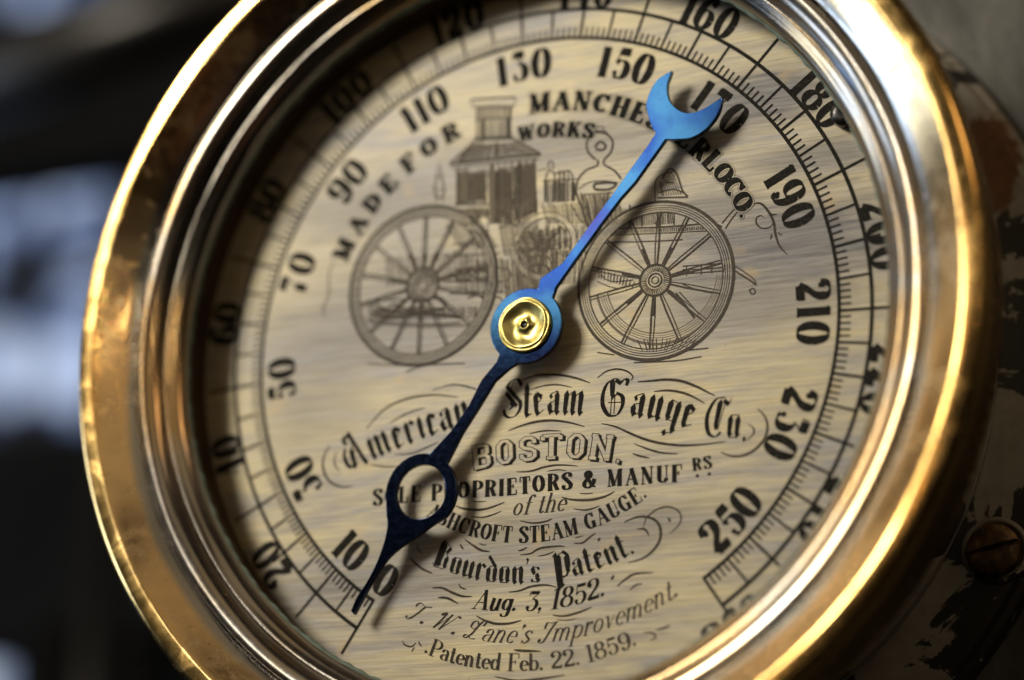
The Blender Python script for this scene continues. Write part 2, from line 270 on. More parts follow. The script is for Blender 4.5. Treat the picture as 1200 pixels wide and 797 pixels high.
# ------------------------------------------------------------------ measured drawing of the dial (dial space)
FLOURISHES=[([(-0.7295,-0.3081),(-0.7479,-0.3372),(-0.7537,-0.3714),(-0.7406,-0.4111),(-0.7113,-0.4392),(-0.6732,-0.452),(-0.6397,-0.4496)],0.008),([(-0.7027,-0.3326),(-0.7114,-0.3576),(-0.7036,-0.3843),(-0.6887,-0.3961)],0.0053),([(-0.4925,-0.3597),(-0.4276,-0.3612),(-0.382,-0.3484),(-0.3318,-0.3318)],0.0053),([(-0.5757,-0.3867),(-0.5243,-0.3974),(-0.4777,-0.3994)],0.0053),([(-0.5972,-0.2651),(-0.5301,-0.2041),(-0.4448,-0.1769),(-0.3516,-0.1745),(-0.2673,-0.1905)],0.0067),([(-0.5114,-0.2537),(-0.452,-0.2276),(-0.3846,-0.2145)],0.0053),([(-0.3602,-0.1579),(-0.2849,-0.1476),(-0.2181,-0.1643),(-0.1923,-0.1785)],0.0053),([(-0.0477,-0.1604),(-0.004,-0.1469),(0.0536,-0.1484),(0.1109,-0.1588),(0.1573,-0.175),(0.1907,-0.1898)],0.008),([(-0.018,-0.1915),(0.0343,-0.1828),(0.0817,-0.1848),(0.1294,-0.198)],0.0053),([(-0.0898,-0.3184),(-0.0468,-0.3066),(0.006,-0.298),(0.0632,-0.299),(0.1195,-0.3109),(0.1714,-0.3289)],0.008),([(-0.0173,-0.3343),(0.0348,-0.33),(0.0917,-0.3353)],0.0053),([(-0.0606,-0.4537),(-0.0123,-0.4559),(0.0351,-0.4465),(0.082,-0.444),(0.1482,-0.4524)],0.0067),([(0.0444,-0.4607),(0.082,-0.4595),(0.1108,-0.4642)],0.004),([(0.215,-0.1762),(0.2452,-0.158),(0.2804,-0.1542),(0.3151,-0.1653),(0.334,-0.1841),(0.3274,-0.1955)],0.0059),([(0.3489,-0.2023),(0.3884,-0.2039),(0.4431,-0.2049),(0.4918,-0.2145),(0.54,-0.2362),(0.5736,-0.2561),(0.6013,-0.2726)],0.0091),([(0.4034,-0.2391),(0.4468,-0.2401),(0.4913,-0.2503),(0.5298,-0.2682),(0.568,-0.2933)],0.008),([(0.2286,-0.3247),(0.2741,-0.3386),(0.3234,-0.3646),(0.3723,-0.388),(0.4252,-0.4055),(0.4887,-0.4174),(0.5561,-0.421),(0.6325,-0.4186)],0.0085),([(0.3355,-0.3985),(0.3818,-0.4196),(0.4248,-0.435),(0.4787,-0.4435)],0.0064),([(0.3299,-0.429),(0.3572,-0.44),(0.3865,-0.4482)],0.0064),([(0.736,-0.326),(0.7569,-0.3514),(0.7654,-0.3845),(0.7551,-0.4205),(0.7262,-0.4503),(0.6882,-0.4662),(0.6504,-0.4653),(0.6153,-0.4497)],0.0085),([(0.7047,-0.3719),(0.7208,-0.3851),(0.7204,-0.4036),(0.6987,-0.4201)],0.0053),([(-0.2737,-0.5447),(-0.2422,-0.5571),(-0.1972,-0.565),(-0.1529,-0.5624),(-0.0997,-0.548)],0.008),([(-0.2163,-0.5344),(-0.1895,-0.5393),(-0.1629,-0.5397)],0.004),([(-0.2156,-0.5839),(-0.1791,-0.5905),(-0.1438,-0.5856),(-0.1107,-0.5756)],0.0053),([(-0.0467,-0.6115),(-0.0028,-0.6218),(0.0362,-0.6204),(0.0629,-0.6133)],0.0059),([(0.0936,-0.5476),(0.1354,-0.5591),(0.1907,-0.5635),(0.2374,-0.557),(0.2699,-0.5444)],0.008),([(0.1537,-0.5395),(0.1765,-0.543),(0.2007,-0.5422)],0.004),([(0.1331,-0.5869),(0.1679,-0.5939),(0.1957,-0.5918),(0.2212,-0.5852)],0.0053),([(-0.2363,-0.6567),(-0.2047,-0.6797),(-0.1779,-0.6957),(-0.1494,-0.7018)],0.008),([(-0.187,-0.6728),(-0.1731,-0.6784),(-0.1604,-0.6807)],0.004),([(-0.2516,-0.6701),(-0.247,-0.68),(-0.2404,-0.6872)],0.0067),([(-0.0525,-0.7059),(-0.0374,-0.7037),(-0.0221,-0.6967)],0.0053),([(-0.046,-0.7192),(-0.011,-0.7176),(0.0149,-0.7052),(0.0422,-0.7012),(0.0851,-0.7008),(0.1051,-0.7036)],0.0067),([(0.0135,-0.7279),(0.0422,-0.7245),(0.0709,-0.7158)],0.004),([(-0.4294,-0.7009),(-0.4063,-0.723),(-0.3785,-0.7435),(-0.347,-0.7576)],0.008),([(-0.403,-0.6607),(-0.3982,-0.6783),(-0.3843,-0.6916)],0.004),([(0.1353,-0.6956),(0.1631,-0.6965),(0.1863,-0.6814),(0.2073,-0.668)],0.0059),([(0.1376,-0.6778),(0.1506,-0.6775),(0.1648,-0.6737)],0.0035),([(0.2139,-0.6945),(0.2184,-0.6904),(0.2207,-0.6839)],0.008),([(0.3012,-0.6426),(0.3376,-0.6302),(0.374,-0.6309),(0.4053,-0.6462),(0.4191,-0.673),(0.4159,-0.707),(0.3907,-0.7395),(0.3591,-0.7586),(0.313,-0.7683)],0.0088),([(0.4496,-0.6882),(0.4768,-0.6645),(0.4859,-0.6394),(0.4729,-0.6168),(0.442,-0.6049),(0.406,-0.6116),(0.3739,-0.6351),(0.3639,-0.6645)],0.0053),([(0.4415,-0.6394),(0.4497,-0.6453),(0.4454,-0.6529)],0.0067),([(0.3417,-0.6673),(0.3688,-0.6693),(0.3821,-0.6916)],0.0067),([(0.2764,-0.8379),(0.3043,-0.8188),(0.336,-0.8041),(0.3944,-0.8046)],0.0069),([(0.3187,-0.8524),(0.3365,-0.8392),(0.3586,-0.8354)],0.0053),([(0.257,-0.8173),(0.2626,-0.8109),(0.266,-0.8032)],0.008),([(-0.0843,-0.8335),(-0.0476,-0.8315),(-0.0062,-0.8205),(0.0425,-0.8194),(0.0776,-0.8288)],0.0067),([(-0.3474,-0.8038),(-0.314,-0.8059),(-0.276,-0.8237),(-0.2427,-0.8365),(-0.2097,-0.8393)],0.008),([(-0.3277,-0.8356),(-0.2944,-0.8395),(-0.2562,-0.8591)],0.008),([(-0.2551,-0.7969),(-0.2481,-0.8081),(-0.2288,-0.8158)],0.0053),([(-0.1928,-0.9014),(-0.1623,-0.9181),(-0.1252,-0.9295),(-0.0789,-0.9311),(-0.0401,-0.924)],0.008),([(0.0641,-0.9142),(0.1048,-0.9187),(0.1497,-0.9108),(0.1943,-0.8967)],0.0069),([(0.0768,-0.9281),(0.1108,-0.9327),(0.1446,-0.9294)],0.0032),([(-0.0654,-1.0138),(-0.0327,-1.0184),(0.026,-1.0228)],0.008),([(-0.128,-1.0931),(-0.0562,-1.1082),(0.015,-1.1077),(0.1052,-1.0989)],0.0067),([(-0.4489,-0.9654),(-0.439,-0.9794),(-0.4152,-0.985),(-0.4011,-0.9731)],0.0053),([(-0.3917,-0.9685),(-0.3876,-0.9794),(-0.3794,-0.9868)],0.0048),([(-0.4148,-1.0021),(-0.4111,-0.9943),(-0.4053,-0.9892)],0.004),([(0.4005,-0.9788),(0.4267,-0.9739),(0.4463,-0.9673)],0.0059),([(0.3614,-0.9849),(0.3874,-0.9863),(0.4003,-0.9993),(0.383,-1.0087)],0.0053),([(0.7372,0.3231),(0.7457,0.3304),(0.7652,0.3249),(0.7865,0.2968),(0.802,0.2613),(0.8064,0.2216),(0.8189,0.1812),(0.8428,0.1503)],0.008),([(0.802,0.2613),(0.7879,0.2462),(0.7632,0.2467),(0.7468,0.2631),(0.7473,0.2826),(0.7615,0.2879),(0.7723,0.2792)],0.0048),([(0.7865,0.2968),(0.798,0.2864),(0.8136,0.2848)],0.0053),([(0.7896,0.2072),(0.7934,0.2161),(0.7928,0.2234)],0.0053),([(0.8281,0.216),(0.8208,0.2194),(0.8147,0.226)],0.0048),([(-0.7332,0.3312),(-0.7512,0.2883),(-0.752,0.2134),(-0.7727,0.1561),(-0.7525,0.1329)],0.0043)]
ENGRAVING=[([(-0.2339,0.8218),(-0.2308,0.8305),(-0.1465,0.8232),(-0.0752,0.8149),(-0.0721,0.8022)],0.0064,1),([(-0.2307,0.8183),(-0.2211,0.8015),(-0.0842,0.78),(-0.072,0.7932)],0.0048,1),([(-0.2116,0.7939),(-0.2103,0.6906)],0.0053,1),([(-0.0904,0.7749),(-0.0896,0.6723)],0.0053,1),([(-0.2174,0.7583),(-0.084,0.7437)],0.0053,1),([(-0.2197,0.692),(-0.0804,0.6769)],0.0048,1),([(-0.1893,0.754),(-0.1885,0.6873)],0.0107,1),([(-0.1737,0.7515),(-0.173,0.6849)],0.0032,1),([(-0.1551,0.7487),(-0.1544,0.6821)],0.0032,1),([(-0.1364,0.7458),(-0.1358,0.6793)],0.0032,1),([(-0.1179,0.7459),(-0.1173,0.6795)],0.0037,1),([(-0.0994,0.7461),(-0.0988,0.6767)],0.0107,1),([(-0.3062,0.6172),(-0.2535,0.6547),(-0.2165,0.6855),(-0.0834,0.6714),(-0.0373,0.6405),(0.0206,0.5992)],0.0069,1),([(-0.3092,0.6116),(-0.2062,0.6086),(-0.083,0.6055),(0.0206,0.5992)],0.0091,1),([(-0.2996,0.5951),(-0.2061,0.5936),(-0.0828,0.5906),(0.0115,0.5857)],0.0048,1),([(-0.2687,0.6238),(-0.2193,0.6617),(-0.1884,0.6782)],0.0032,1),([(-0.1353,0.6192),(-0.1357,0.6673)],0.0064,1),([(-0.1138,0.628),(-0.0832,0.6324),(-0.0464,0.618),(-0.0159,0.6075)],0.0043,1),([(-0.2808,0.5924),(-0.2788,0.4604)],0.0069,1),([(-0.2434,0.596),(-0.2416,0.4672)],0.0037,1),([(-0.1566,0.5924),(-0.1548,0.4197)],0.0107,1),([(-0.132,0.5948),(-0.13,0.381)],0.0037,1),([(-0.1074,0.5912),(-0.1056,0.3778)],0.0032,1),([(-0.0828,0.5906),(-0.0813,0.3745)],0.0053,1),([(-0.0554,0.5925),(-0.054,0.3709)],0.008,1),([(-0.031,0.5919),(-0.03,0.4028)],0.0043,1),([(-0.0036,0.5849),(0.0002,0.3987)],0.008,1),([(-0.2882,0.4676),(-0.1551,0.4493)],0.0043,0),([(-0.1555,0.4849),(0.009,0.4679)],0.0037,1),([(-0.2429,0.5629),(-0.1562,0.5535)],0.0037,1),([(-0.2302,0.5431),(-0.1994,0.5507),(-0.1744,0.5292),(-0.1742,0.5054),(-0.2049,0.4978),(-0.2299,0.5192),(-0.2302,0.5431)],0.0037,1),([(-0.3542,0.4886),(-0.3644,0.5321),(-0.3558,0.5791),(-0.3471,0.6201),(-0.3369,0.5764),(-0.3266,0.5268),(-0.3354,0.486)],0.0048,1),([(-0.3644,0.5321),(-0.3266,0.5268)],0.0032,1),([(-0.3608,0.5076),(-0.3294,0.5032)],0.0037,1),([(-0.3557,0.573),(-0.3368,0.5703)],0.0032,0),([(0.0392,0.4344),(0.0389,0.5226),(0.0539,0.5381),(0.069,0.5182),(0.0691,0.4302)],0.0048,0),([(0.069,0.5241),(0.1169,0.529),(0.1318,0.5034),(0.1317,0.4216)],0.0043,0),([(0.0269,0.5066),(0.1467,0.4954)],0.0043,0),([(0.0087,0.5446),(0.0389,0.5462)],0.0032,0),([(0.0871,0.4277),(0.087,0.5333)],0.0059,0),([(0.102,0.4257),(0.102,0.5312)],0.0069,0),([(0.1169,0.4236),(0.1169,0.529)],0.0043,0),([(0.0479,0.5449),(0.0478,0.5685),(0.0629,0.5663),(0.063,0.5427)],0.0043,0),([(0.1976,0.6408),(0.2095,0.6508),(0.2451,0.6454),(0.2569,0.6318)],0.0037,0),([(0.2155,0.6499),(0.2155,0.6646),(0.2393,0.661),(0.2392,0.6463)],0.0037,0),([(0.2121,0.5533),(0.1855,0.5837),(0.1827,0.6194),(0.2036,0.6428),(0.2273,0.6451),(0.2539,0.6322),(0.2715,0.6061),(0.2654,0.5718),(0.2417,0.549)],0.0069,0),([(0.2093,0.5948),(0.2272,0.6127),(0.2478,0.595),(0.2359,0.5821),(0.2123,0.5885)],0.008,0),([(0.218,0.5524),(0.218,0.532),(0.1765,0.5204),(0.1497,0.4891),(0.1437,0.4491)],0.0064,0),([(0.2417,0.549),(0.2416,0.5315),(0.2767,0.5059),(0.2999,0.4736)],0.0064,0),([(0.1526,0.4595),(0.1882,0.4778),(0.2354,0.4769),(0.2881,0.4636)],0.0037,0),([(0.2059,0.4695),(0.253,0.4686),(0.2823,0.4587),(0.2587,0.4446),(0.2117,0.4512),(0.2059,0.4695)],0.008,0),([(0.1437,0.4491),(0.1643,0.3939),(0.1819,0.3394),(0.1994,0.2967)],0.008,0),([(0.1585,0.447),(0.182,0.3856),(0.1995,0.337)],0.0037,0),([(0.1703,0.4395),(0.2704,0.4314)],0.0037,0),([(0.415,0.3825),(0.4158,0.4513),(0.4448,0.4702),(0.4736,0.4718)],0.0037,0),([(0.4389,0.4538),(0.4623,0.4849),(0.485,0.4701),(0.496,0.4399),(0.5069,0.404),(0.5236,0.3846)],0.0059,0),([(0.4268,0.4095),(0.4785,0.4137),(0.5181,0.3911)],0.0043,0),([(0.4209,0.3931),(0.5236,0.3817)],0.0053,0),([(0.4502,0.4406),(0.4788,0.4366)],0.0053,0),([(0.2082,0.3128),(0.2871,0.3081),(0.4483,0.2925),(0.5953,0.2842),(0.6342,0.2678)],0.0053,0),([(0.217,0.2944),(0.3908,0.2773),(0.6228,0.258)],0.0032,0),([(0.2168,0.2658),(0.2751,0.2639),(0.3905,0.2518),(0.5044,0.2426)],0.0037,0),([(0.2963,0.3816),(0.2958,0.307)],0.0037,0),([(0.3283,0.3829),(0.3276,0.3028)],0.0059,0),([(0.3689,0.3831),(0.368,0.3003)],0.0032,0),([(0.4235,0.3756),(0.4226,0.2959)],0.0043,0),([(0.4777,0.3624),(0.4768,0.2943)],0.0037,0),([(0.328,0.3485),(0.293,0.3245)],0.0032,0),([(0.6452,0.2607),(0.6682,0.2913),(0.691,0.3163),(0.708,0.3308)],0.0043,0),([(0.6344,0.279),(0.663,0.3088),(0.6857,0.3282)],0.0043,0),([(0.691,0.3163),(0.6803,0.3346)],0.0043,0),([(0.6755,0.1175),(0.6917,0.1045),(0.7188,0.0846),(0.7403,0.0655)],0.0059,0),([(0.6758,0.1341),(0.7083,0.108),(0.7352,0.0826),(0.7403,0.0655)],0.0037,0),([(0.718,0.0517),(0.7259,0.037),(0.7369,0.0412),(0.7318,0.0555),(0.718,0.0517)],0.0043,0),([(0.5031,0.1557),(0.5872,0.1508),(0.665,0.1466)],0.0037,0),([(0.5029,0.1445),(0.587,0.1369),(0.6648,0.1355)],0.0037,0),([(0.5027,0.1306),(0.5868,0.1258),(0.659,0.1224)],0.0037,0),([(0.5022,0.0971),(0.5523,0.0716),(0.6352,0.0451)],0.0035,0),([(0.4792,0.0693),(0.5177,0.0148),(0.5504,-0.0332)],0.008,0),([(0.4905,0.0735),(0.5346,0.0183),(0.5673,-0.0241)],0.0037,0),([(0.2163,0.1403),(0.2799,0.11),(0.3375,0.1143)],0.0032,0),([(0.228,0.1616),(0.2627,0.1347),(0.3377,0.1312)],0.0032,0),([(-0.6063,0.1752),(-0.3234,0.1477)],0.0053,0),([(-0.6043,0.1041),(-0.3838,0.0673),(-0.2606,0.0591)],0.0053,0),([(-0.5992,0.1507),(-0.5741,0.1596),(-0.5355,0.1374),(-0.5043,0.1514),(-0.4599,0.1286),(-0.3851,0.1316)],0.0064,0),([(-0.5858,0.1256),(-0.5095,0.105),(-0.3845,0.1023),(-0.2608,0.0765)],0.0107,0),([(-0.5799,0.1396),(-0.4784,0.119),(-0.3228,0.1126)],0.0107,0),([(-0.5912,0.0908),(-0.5089,0.0786),(-0.3837,0.0586),(-0.1995,0.0435)],0.0043,0),([(-0.2955,0.332),(-0.1568,0.3141)],0.0037,0),([(-0.3259,0.2946),(-0.126,0.2751)],0.0043,0),([(-0.2817,0.242),(-0.1104,0.2265)],0.0053,0),([(-0.3244,0.2062),(-0.11,0.1801)],0.0043,0),([(-0.2754,0.2295),(-0.2322,0.2242),(-0.2319,0.2008),(-0.275,0.2061),(-0.2754,0.2295)],0.0069,0),([(-0.2139,0.2278),(-0.1711,0.2225),(-0.1708,0.1991),(-0.2136,0.2044),(-0.2139,0.2278)],0.0069,0),([(-0.3052,0.163),(-0.1097,0.1454)],0.0043,0),([(-0.2372,0.1374),(-0.2007,0.1447),(-0.176,0.1186),(-0.1756,0.0782),(-0.212,0.0766)],0.0053,0),([(-0.164,0.123),(-0.1277,0.1302),(-0.1094,0.105),(-0.109,0.059)],0.0053,0),([(-0.1268,0.363),(-0.0873,0.3753),(-0.063,0.3604)],0.0043,0),([(-0.1245,0.4451),(-0.1239,0.3802)],0.0053,0),([(-0.0938,0.4232),(-0.0573,0.4183),(-0.057,0.3713),(-0.0934,0.3761)],0.0043,0),([(-0.204,0.4205),(-0.2026,0.3083)],0.0043,0),([(-0.1672,0.4332),(-0.1656,0.2743)],0.0032,0),([(-0.0496,0.1439),(0.0399,0.1446),(0.0991,0.1489)],0.0043,0),([(-0.0435,0.1317),(-0.0434,0.1087),(0.04,0.1046),(0.0637,0.1132)],0.0037,0),([(-0.02,0.2095),(-0.0021,0.2246),(0.0397,0.2136),(0.0517,0.1891),(0.016,0.1878),(-0.02,0.2095)],0.008,0),([(-0.1213,0.0949),(-0.0794,0.113),(-0.0616,0.1454)],0.0043,0),([(-0.1164,0.2157),(-0.0983,0.225),(-0.086,0.2003),(-0.0979,0.1786)],0.0053,0),([(-0.1099,0.1685),(-0.0917,0.1548)],0.0053,0),([(0.1288,0.4103),(0.1465,0.3731),(0.1701,0.341)],0.0037,0),([(-0.4551,-0.0871),(-0.3812,-0.0718),(-0.2434,-0.0806)],0.0043,0),([(-0.6002,-0.0429),(-0.4743,-0.062)],0.0037,0),([(0.3381,-0.1393),(0.4705,-0.1479),(0.5596,-0.1437)],0.0043,0),([(0.4709,-0.1178),(0.5822,-0.1189)],0.0037,0),([(0.2153,-0.0929),(0.2727,-0.1075)],0.0037,0),([(0.3184,-0.1151),(0.3921,-0.1203)],0.0037,0)]
HATCHES=[([(-0.2869,0.5873),(-0.1626,0.5813),(-0.1582,0.4498),(-0.2851,0.4672)],9,0.0035),([(-0.1503,0.5795),(-0.0827,0.5757),(-0.0813,0.3745),(-0.1484,0.3835)],8,0.0029),([(-0.0767,0.5807),(0.0025,0.5751),(0.0062,0.4037),(-0.0752,0.3796)],9,0.0037),([(-0.2048,0.7503),(-0.0962,0.7365),(-0.0958,0.6793),(-0.2042,0.6957)],8,0.0024),([(0.0269,0.5066),(0.1407,0.4963),(0.1406,0.4204),(0.0272,0.4302)],9,0.0032),([(0.1585,0.447),(0.2646,0.438),(0.2524,0.3645),(0.1878,0.3501)],7,0.0027),([(0.2992,0.3754),(0.472,0.3575),(0.4769,0.3),(0.2987,0.3123)],20,0.0019),([(0.217,0.3088),(0.6232,0.2748),(0.6173,0.2616),(0.2228,0.2965)],44,0.0016),([(-0.2912,0.4561),(-0.1551,0.4434),(-0.1547,0.402),(-0.2502,0.4149)],9,0.0029),([(-0.0805,0.2634),(0.1286,0.2599),(0.1227,0.1803),(-0.0679,0.1865)],12,0.0024),([(-0.0629,0.3428),(0.1109,0.3431),(0.1227,0.2664),(-0.0745,0.2685)],12,0.0024),([(-0.6056,0.1515),(-0.2003,0.1099),(-0.1998,0.0695),(-0.5979,0.1034)],26,0.0027),([(-0.3278,0.4074),(-0.204,0.4205),(-0.1262,0.2984),(-0.2642,0.3103)],9,0.0024),([(-0.2793,0.2887),(-0.1169,0.2739),(-0.1097,0.1396),(-0.2773,0.1538)],10,0.0021),([(0.4272,0.4439),(0.4792,0.4652),(0.5067,0.3926),(0.4324,0.3973)],6,0.0021),([(0.2165,0.1915),(0.3462,0.1245),(0.3374,0.1031),(0.2164,0.1517)],8,0.0021),([(0.3445,-0.0653),(0.583,-0.0753),(0.5323,-0.1189),(0.364,-0.1062)],10,0.0021),([(0.5032,0.1613),(0.6624,0.1524),(0.6589,0.1196),(0.5026,0.1222)],3,0.0021),([(-0.1492,0.4722),(0.009,0.4561),(0.0158,0.2512),(-0.1108,0.2673)],14,0.0024),([(0.0151,0.4318),(0.188,0.4138),(0.1819,0.3394),(0.0394,0.3584)],16,0.0021),([(-0.0813,0.3745),(0.1878,0.3386),(0.1696,0.146),(-0.0616,0.1454)],22,0.0019),([(-0.1229,0.2688),(0.0396,0.2598),(0.0282,0.1003),(-0.1034,0.1158)],16,0.0024),([(-0.2649,0.5781),(-0.1749,0.5711),(-0.1738,0.4697),(-0.2635,0.4761)],12,0.0024),([(-0.1257,0.5819),(-0.0889,0.5795),(-0.0877,0.4224),(-0.1243,0.4244)],5,0.0021),([(-0.0462,0.5822),(-0.0006,0.5785),(0.0001,0.4104),(-0.0451,0.4107)],7,0.0024),([(-0.288,0.4557),(-0.1581,0.4438),(-0.1578,0.4142),(-0.2472,0.4204)],16,0.0019),([(-0.2181,0.8132),(-0.0782,0.7941),(-0.084,0.7437),(-0.208,0.7569)],12,0.0021),([(-0.5465,0.3226),(-0.2026,0.3083),(-0.1951,0.1905),(-0.5374,0.2144)],20,0.0019),([(0.1466,0.4428),(0.2996,0.4273),(0.2872,0.3253),(0.1759,0.3286)],16,0.0019),([(-0.232,0.6757),(-0.0527,0.6548),(0.0085,0.601),(-0.2905,0.6149)],30,0.0021),([(-0.2776,0.5889),(-0.2402,0.5895),(-0.2385,0.4608),(-0.2757,0.4629)],6,0.0027),([(-0.1627,0.5903),(-0.1442,0.5876),(-0.1422,0.3827),(-0.1606,0.3851)],5,0.0032)]
CRESCENT_OUTER_LEFT=[(0.5015, 0.7863), (0.458, 0.7677), (0.4317, 0.7357), (0.4138, 0.687), (0.4205, 0.642), (0.4308, 0.6115), (0.4449, 0.5839)]
CRESCENT_OUTER_RIGHT=[(0.4769, 0.5575), (0.5198, 0.551), (0.5623, 0.5498), (0.6053, 0.567), (0.6411, 0.6007), (0.6594, 0.6339), (0.6672, 0.6719)]
CRESCENT_INNER=[(0.6422, 0.6581), (0.6137, 0.6445), (0.5779, 0.6337), (0.5425, 0.6378), (0.5143, 0.6567), (0.4929, 0.6852), (0.4848, 0.7193), (0.4866, 0.7484)]
SHAFT_LEFT=[(0.4449, 0.5839), (0.4195, 0.548), (0.3539, 0.4696), (0.2877, 0.3873), (0.229, 0.3184), (0.1261, 0.1919), (0.0764, 0.1299)]
SHAFT_RIGHT=[(0.4769, 0.5575), (0.4348, 0.5052), (0.3737, 0.4296), (0.3241, 0.3822), (0.2603, 0.3082), (0.1612, 0.1875), (0.1115, 0.1228)]
LOW_LEFT=[(-0.106, -0.0949), (-0.1522, -0.1631), (-0.1948, -0.2405), (-0.2546, -0.3179), (-0.3121, -0.3911)]
LOW_RIGHT=[(-0.049, -0.1122), (-0.1076, -0.1704), (-0.1575, -0.2436), (-0.2186, -0.3295), (-0.2712, -0.4052)]
TAIL_LEFT=[(-0.4791, -0.576), (-0.475, -0.6067), (-0.4847, -0.6568), (-0.5094, -0.7222), (-0.5409, -0.7793), (-0.5766, -0.829), (-0.5978, -0.872)]
TAIL_RIGHT=[(-0.5874, -0.8838), (-0.5599, -0.8388), (-0.5205, -0.7733), (-0.4766, -0.7168), (-0.4283, -0.6794), (-0.3716, -0.6499), (-0.3235, -0.6202), (-0.2741, -0.589)]
TICK_DEG=[-146.27, -141.18, -136.12, -131.21, -126.37, -121.45, -116.38, -111.1, -105.63, -99.86, -93.96, -88.02, -82.22, -76.53, -70.92, -65.36, -59.83, -54.29, -48.74, -43.14, -37.5, -31.81, -26.05, -20.25, -14.42, -8.56, -2.67, 3.26, 9.13, 14.81, 20.38, 25.97, 31.71, 37.69, 43.81, 49.97, 56.19, 62.44, 68.72, 74.98, 81.1, 86.98, 92.68, 98.3, 103.83, 109.22, 114.53, 119.82, 125.15, 130.44, 135.67, 140.94, 146.27]
